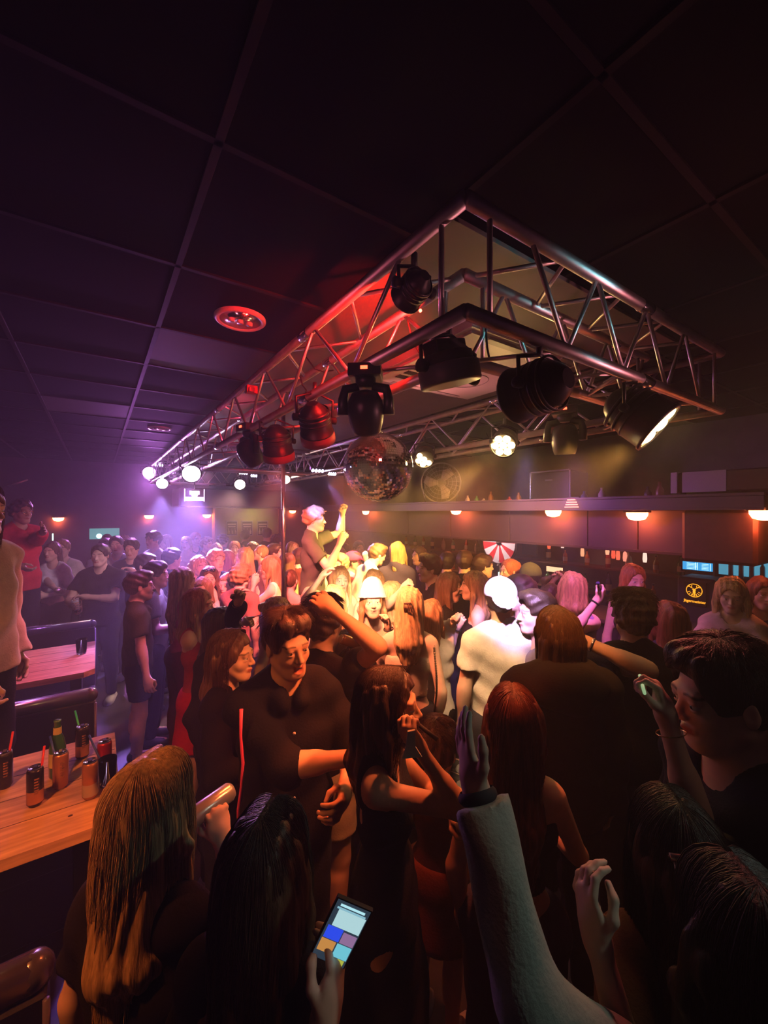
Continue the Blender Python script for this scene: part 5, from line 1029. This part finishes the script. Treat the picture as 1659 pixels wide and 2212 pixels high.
p('woman with centre-parted tied hair and small face, pale top', 436, 1250, 3.85, 10, 'f', 'half', 'light', ('tank', (.6, .55, .55)), hl=.2)
p('young woman with round face in a pale top behind the raised arm', 489, 1240, 4.3, -5, 'f', 'pony', 'light', ('tee', (.55, .5, .5)), sk='pink')
i_ = p('short-haired person with glowing fair hair facing the pole', 521, 1222, 4.2, 165, 'm', 'curly', 'light', ('tee', (.3, .14, .12)), L='bent')
i_ = p('woman in a white camisole lifting both hands to her face', 583, 1203, 4.3, -92, 'f', 'long', 'light', ('tank', (.7, .66, .62)), ('skirt', BK), L=((548, 1262, 4.2), (580, 1330, 4.1)), R=((541, 1285, 4.15), (565, 1340, 4.0)), hl=.3, lean=6)
i_ = p('woman in low dark top with her back bare right of the pole', 628, 1232, 4.5, 165, 'f', 'pony', 'brown', ('strapless', (.03, .02, .03)))
i_ = p('woman with glowing blonde crown looking up beside the laughing man', 603, 1290, 2.95, 75, 'f', 'bun', 'blond', ('tank', (.3, .12, .06)), nod=-10, L='bent')
# --- podium
i_ = p('man in a grey-green t-shirt and beige shorts dancing on the podium', 680, 1098, 4.3, 92, 'm', 'curly', 'light', ('tee', (.07, .08, .06)), ('shorts', (.45, .38, .26)), base=.42, R=((735, 1172, 4.1), (690, 1218, 4.1), 1.05), L=((740, 1106, 4.5), (702, 1150, 4.5), 1.08), handL='fist', handR='grip', mouth=0)
c, ax, d_, n_ = grip(i_, 1); b = MB(); b.tube([c-Vector((0, 0, .03)), c+Vector((0, 0, .2))], .006, 8); tag(b.build('white_stick', wh), 'white stick held upright by the podium man', 'stick')
b = MB(); U_ = i_['U']; b.tube([U_(-.11, -.08, 1.43), U_(-.05, .13, 1.3), U_(.06, .15, 1.12), U_(.14, .1, 1.0)], .006, 6); b.build('bag_strap', BLKB, i_['ob'])
# --- centre of the floor
i_ = p('blonde woman facing the camera with long straight bright hair', 735, 1226, 3.8, 22, 'f', 'long', 'blond', ('tank', (.5, .35, .25)), L='bent')
i_ = p('woman with glowing yellow-blond hair from behind, in front of the podium', 722, 1266, 3.2, 170, 'f', 'long', 'blond', ('tank', (.5, .4, .3)), hl=.34, L='up', R='bent')
i_ = p('woman with straight platinum hair from behind, above the bucket hat', 808, 1232, 3.7, 172, 'f', 'long', 'blond', ('tank', (.3, .2, .15)), hl=.3)
i_ = p('person with hair glowing yellow tucked behind the half-up blonde', 848, 1258, 3.4, 150, 'f', 'long', 'blond', ('tee', (.6, .5, .35)), L=((880, 1258, 3.1), None), handL='fist', hl=.3)
i_ = p('woman in a pale pink bucket hat with lips parted, facing the camera', 805, 1268, 3.0, 6, 'f', 'long', 'light', ('tank', (.65, .55, .4)), hat=('bucket', (.75, .55, .5)), nod=-12, hl=.3, mouth=.5, L=((838, 1352, 2.75), (850, 1440, 2.75)), handL='fist')
band(i_, -1, BLKB)
i_ = p('woman with half-up blonde hair, claw clip and beige strapless top', 885, 1270, 2.6, 172, 'f', 'half', 'blond', ('strapless', (.6, .5, .38)), hl=.36, L='bent', R='down', tilt=-4)
b = MB(); g_ = i_['gl']
for k in range(5): b.tube([g_(-.02+k*.01, -.118, .045), g_(-.024+k*.012, -.14, .02), g_(-.02+k*.01, -.128, -.01)], .003, 5)
b.tube([g_(-.022, -.125, .045), g_(.022, -.125, .045)], .006, 6); b.build('claw_clip', mat('clip_brown', (.12, .05, .03), .2), i_['ob'])
b = MB(); U_ = i_['U']
for k in range(34):
    t = k/33; a0 = rad(-70+210*t); b.ball((.15+.02*math.sin(t*3), .02-.16*t*(1-t)*2-.06, (1.42-.42*t)*i_['s']), (.007, .005, .009), 4)
b.build('chain_strap', mat('dark_chain', (.2, .17, .12), .3, .8), i_['ob'])
b = MB(); b.tube([g_(.078+.0, -.0+.012*math.cos(t), -.045+.012*math.sin(t)) for t in np.linspace(0, 2*PI, 13)], .002, 5); b.build('earring', GOLDM, i_['ob'])
p('woman with wavy blonde hair and white bell sleeve reaching forward', 932, 1298, 2.9, 150, 'f', 'long', 'light', ('sweater', (.7, .66, .66), 1.6), ('skirt', BK), hl=.3, R=((985, 1340, 2.85), (962, 1400, 2.9)), handR='fist')
p('curly dark-haired man in profile facing left, black t-shirt', 927, 1200, 3.85, -80, 'm', 'mop', 'dark', ('tee', BK), L='bent')
i_ = p('woman with long brown hair looking right, bracelet on raised fist', 972, 1240, 3.5, 75, 'f', 'long', 'brown', ('tee', BK), hl=.34, R=((990, 1352, 3.1), (960, 1400, 3.3)), handR='fist', nod=8)
band(i_, 1, BLKB)
p('woman with long brown hair and bare back facing left by the cap man', 1022, 1236, 3.4, -100, 'f', 'long', 'light', ('strapless', BK), hl=.36)
i_ = p('man in a white t-shirt and backward white cap seen from behind', 1080, 1253, 2.55, 184, 'm', 'short', 'dark', ('tee', (.74, .7, .64)), ('trousers', (.05, .05, .07)), hat=('backcap', (.78, .76, .8)), width=1.04, R='down', L='down', look=8)
p('man in profile facing left just behind the cap man', 1122, 1246, 3.0, -92, 'm', 'short', 'dark', ('tee', (.1, .06, .06)))
p('man with violet-lit dark hair in profile facing left', 1158, 1281, 2.45, -88, 'm', 'mop', 'dark', ('tee', (.25, .2, .35)), sk='pink')
i_ = p('woman with straight bob-length fair hair lifting a bottle', 1236, 1238, 3.0, 165, 'f', 'long', 'light', ('tank', (.35, .25, .45)), hl=.2, R=((1290, 1296, 2.75), (1245, 1370, 2.8), 1.1), handR='grip')
b_ = held('bottle', 'small dark bottle raised by the bob-haired woman', i_, 1, mat('bottle_navy', (.03, .03, .1), .1, coat=.7))
band(i_, 1, BLKB, r=.026)
i_ = p('copper-haired woman facing the camera by the bar, hair draped over one shoulder', 1368, 1222, 3.5, -12, 'f', 'long', 'red', ('tank', (.06, .03, .05)), hl=.3, look=-8, nod=8, sk='pink')
i_ = p('man in a dark hoodie with warm brown bowl-cut hair from behind', 1205, 1322, 1.9, 176, 'm', 'bob', 'brown', ('hoodie', (.035, .028, .02)), width=1.1)
i_ = p('curly brown-haired man in a black shirt with his arm around the hoodie man', 1366, 1283, 2.12, 168, 'm', 'curly', 'brown', ('tee', (.02, .016, .022)), width=1.08, L=((1268, 1388, 2.0), (1318, 1400, 1.9), 1.0), handL='relax')
band(i_, -1, SILV, name='watch')
p('woman with dull brown hair right of the curly-haired man', 1444, 1302, 2.55, 172, 'f', 'long', 'auburn', ('tee', (.035, .02, .05)), hl=.3)
i_ = p('woman with wavy pale blonde hair in a cream jacket near the picture edge', 1580, 1250, 2.9, -40, 'f', 'long', 'blond', ('sweater', (.5, .38, .36)), hl=.4, L='cross', R=((1545, 1395, 2.6), None), nod=14)
p('dark-haired woman beyond the wavy blonde at the picture edge', 1646, 1250, 3.1, -20, 'f', 'long', 'auburn', ('tee', (.05, .03, .08)), hl=.3)
p('woman in black between the cap man and the bob-haired woman', 1190, 1262, 3.4, 140, 'f', 'pony', 'dark', ('tee', (.06, .03, .08)))
# --- front rows
i_ = p('woman in black with one sleeve raised high and face lit orange', 482, 1314, 2.5, 78, 'f', 'half', 'dark', ('sweater', (.02, .016, .022)), L=((516, 1292, 2.35), (462, 1330, 2.3), 1.0), handL='relax', nod=-14, hl=.28, mouth=.3)
band(i_, -1, GOLDM)
i_ = p('woman in profile with hair pulled off her face and a hoop earring', 503, 1367, 2.0, 84, 'f', 'half', 'brown', ('jacket', (.011, .009, .01)), hl=.3, L='bent', R='bent', tilt=0)
b = MB(); g_ = i_['gl']; b.tube([g_(-.082, -.002+.014*math.cos(t), -.048+.014*math.sin(t)) for t in np.linspace(0, 2*PI, 17)], .0018, 5); b.tube([g_(.082, -.002+.014*math.cos(t), -.048+.014*math.sin(t)) for t in np.linspace(0, 2*PI, 17)], .0018, 5); b.build('earring', SILV, i_['ob'])
i_ = p('laughing man with swept-back dark hair in an open black shirt', 622, 1328, 1.68, 28, 'm', 'mop', 'dark', ('shirt', (.011, .009, .01), 1.15), R=((775, 1635, 1.5), (600, 1640, 1.5), 1.0), L='bent', mouth=1, nod=6, tilt=4, width=1.05, sk='tan', look=-12)
b = MB(); U_ = i_['U']
for z in (1.34, 1.22, 1.1, .98): b.lathe(U_(.01, .145, z), [(.001, 0), (.006, .0), (.006, .003), (.001, .004)], 10, (0, 1, 0), cap=False)
b.build('shirt_buttons', wh, i_['ob'])
i_ = p('man in a black t-shirt throwing his bent arm up over his head', 700, 1296, 2.1, 150, 'm', 'curly', 'dark', ('tee', (.02, .016, .018)), ('shorts', (.5, .42, .3)), R=((722, 1318, 1.9), (806, 1390, 1.85), 1.0), L='bent', handR='relax', sk='tan')
i_ = p('person with clasped hands up behind the thrown-up arm', 752, 1372, 2.35, 100, 'f', 'bun', 'dark', ('tank', (.1, .04, .03)), L=((742, 1392, 2.2), None), R=((716, 1398, 2.2), None), handL='grip', handR='grip')
held('can', 'small can in the clasped hands behind the raised arm', i_, -1, canT)
i_ = p('woman in profile with dark wavy hair, dark dress and pearl earring', 842, 1452, 1.42, 82, 'f', 'long', 'dark', ('dress', (.02, .022, .035)), ('none', BK), hl=.34, R=((905, 1615, 1.28), (850, 1760, 1.3)), L='chest', handR='grip', mouth=.3, sk='tan')
b = MB(); b.ball(i_['gl'](.084, .0, -.042), .007, 8); b.ball(i_['gl'](-.084, .0, -.042), .007, 8); b.build('earring', mat('pearl', (.7, .65, .6), .25), i_['ob'])
mo = i_['g'](0, .105, -.063); b = MB(); b.tube([mo, mo+Vector((.055*CT-.01, -.055*ST-.01, -.055))], [.007, .008], 10); e = empty('vape_pen', mo, 'dark slim vape pen at the lips of the woman in the dark dress', 'vape'); b2 = MB(); b2.tube([(0, 0, 0), (.06*CT-.01, -.06*ST-.01, -.04)], [.0065, .0075], 10); b2.build('tube', blkm, e)
tw = P(888, 1612, 1.24); b = MB(); b.add([(x*.9, y, z) for x, z in ((-.012, .045), (.014, .05), (.014, .0), (.036, -.03), (-.03, -.036), (-.018, 0)) for y in (-.004, .004)], [[0, 2, 4, 6, 8, 10], [11, 9, 7, 5, 3, 1]]+[[2*i, 2*i+1, (2*i+3) % 12, (2*i+2) % 12] for i in range(6)], False); b.v = [tw+Matrix.Rotation(-YAW, 3, 'Z') @ v for v in b.v]; tag(b.build('paper_napkin', mat('napkin', (.62, .6, .52), .8)), 'crumpled white paper napkin in the hand of the woman in the dark dress', 'napkin')
i_ = p('woman with long dark auburn hair from behind, one bare shoulder lit', 1108, 1496, 1.4, 168, 'f', 'long', 'auburn', ('strapless', (.03, .02, .03)), ('trousers', (.07, .06, .14)), hl=.5, R='bent')
b = MB(); b.tube([i_['gl'](.082, -.0+.012*math.cos(t), -.05+.012*math.sin(t)) for t in np.linspace(0, 2*PI, 13)], .003, 5); b.build('earring', GOLDM, i_['ob'])
i_ = p('man in a navy t-shirt in close profile facing left, fringe over brow', 1560, 1400, 1.0, -95, 'm', 'mop', 'black', ('tee', (.012, .013, .028)), sk='fair', nod=8)
i_ = p('woman from behind with a claw clip in dark hair and one bare arm raised', 1455, 1735, .88, 172, 'f', 'half', 'dark', ('tee', (.06, .05, .035), .9), hl=.5, R=((1400, 1425, 1.02), (1446, 1600, 1.0), 1.0), L=((1290, 2030, .72), (1360, 2200, .8), 1.0), handR='grip', handL='relax')
band(i_, 1, GOLDM, w=.002, t=.003, off=-.04)
c, ax, d_, n_ = grip(i_, 1); b = MB(); b.tube([c-ax*.06, c+ax*.1], [.0045, .0035], 8); tag(b.build('glow_stick', glow('pale_green_stick', (.5, .8, .4), .5)), 'thin pale green glow stick held in the raised bare arm', 'glow stick')
b = MB(); g_ = i_['gl']
for k in range(6): b.tube([g_(-.05+k*.018, -.1, .075), g_(-.055+k*.02, -.135, .04), g_(-.05+k*.018, -.125, .0)], .0035, 6)
b.tube([g_(-.06, -.105, .08), g_(.055, -.105, .08)], .007, 8); b.build('claw_clip', mat('clip_shiny', (.35, .25, .25), .12, .5), i_['ob'])
i_ = p('person in a pale grey sweater reaching one long sleeve up to the crowd', 1610, 1905, .66, 176, 'f', 'long', 'black', ('sweater', (.36, .38, .34)), hl=.4, L=((1030, 1712, .74), (1205, 2030, .68), 1.12), R='down', handL='open')
band(i_, -1, mat('hair_tie', (.02, .015, .02), .8), w=.01, t=.02, off=-.015, r=.03, name='hair_tie')
i_ = p('woman with long straight orange-lit blonde hair from behind by the table', 330, 1650, 1.0, 165, 'f', 'long', 'blond', ('tee', (.02, .016, .02)), hl=.46, R=((478, 1808, 1.12), (440, 1960, 1.0), 1.0), handR='grip', tilt=-3)
held('can', 'shiny can held from above by the orange-lit blonde', i_, 1, canW)
b = MB(); b.tube([i_['gl'](.084, -.0+.025*math.cos(t), -.075+.025*math.sin(t)) for t in np.linspace(0, 2*PI, 21)], .002, 6); b.build('hoop_earring', GOLDM, i_['ob'])
i_ = p('woman with dark brown centre-parted hair from behind holding up a phone', 575, 1768, .86, 172, 'f', 'long', 'brown', ('tee', (.016, .014, .018)), hl=.42, R=((702, 2198, .68), (650, 2400, .66), 1.0), handR='relax')
# phone
pp_ = P(737, 2012, .70); e = empty('smartphone', pp_, 'smartphone with a glowing photo gallery held over the dark floor', 'phone')
def toP(u, v): return P(u, v, .70)
ux = (P(775, 1968, .70)-P(728, 1948, .70)).normalized(); uy = (P(752, 1945, .70)-P(706, 2080, .72)).normalized(); uz = ux.cross(uy); uy = uz.cross(ux); M = Matrix((ux, uy, uz)).transposed().to_4x4() @ Matrix.Scale(.86, 4)
b = MB(); b.M = M; b.box((0, 0, 0), (.074, .15, .008)); b.build('case', blk, e)
b = MB(); b.M = M; b.box((0, 0, .0045), (.068, .144, .0012)); sc_ = b.build('display', glow('screen_dark', (.05, .08, .12), .5), e)
for nm, x, y, w, h, c, s_ in (('photo_pale', .004, .033, .056, .04, (.55, .85, .9), 1.3), ('photo_blue', -.014, -.004, .032, .03, (.03, .08, .9), 1.5), ('photo_pink', .018, -.006, .028, .026, (.45, .25, .5), 1.0), ('photo_orange', -.016, -.037, .03, .03, (.9, .4, .1), 1.0), ('photo_cyan', .017, -.038, .03, .032, (.2, .7, .85), 1.3), ('status_bar', 0, .064, .05, .005, (.5, .9, 1), 1.5), ('tab_bar', 0, .056, .058, .004, (.35, .7, .85), 1.2), ('photo_yellow', .012, -.062, .035, .012, (.7, .75, .1), 1.0)):
    b = MB(); b.M = M; b.box((x, y, .0055), (w, h, .0008)); b.build(nm, glow('px_'+nm, c, s_*.6), sc_)
# legs of people stepping between the front rows are part of the people above
i_ = p('person with cream sweater sleeve hanging at the picture edge, up on the booth seat', -48, 1050, 2.0, 95, 'm', 'long', 'brown', ('sweater', (.62, .5, .42)), base=.5, R=((-20, 1520, 1.9), (2, 1380, 1.9)), L='down', width=1.15)
i_ = p('woman in a brown skirt and dark top hidden behind the woman in profile', 945, 1560, 1.75, 150, 'f', 'short', 'dark', ('tank', (.12, .05, .03)), ('skirt', (.3, .1, .04)))
b = MB(); b.tube([P(521, 1532, 1.5), P(520, 1590, 1.49), P(525, 1650, 1.48), P(521, 1700, 1.48), P(514, 1750, 1.48), P(516, 1782, 1.48)], [.007, .005, .006, .005, .005, .007], 8); tag(b.build('pink_lanyard', mat('pink_cord', (.8, .08, .22), .5)), 'long thin pink lanyard hanging at the side of the laughing man', 'lanyard')
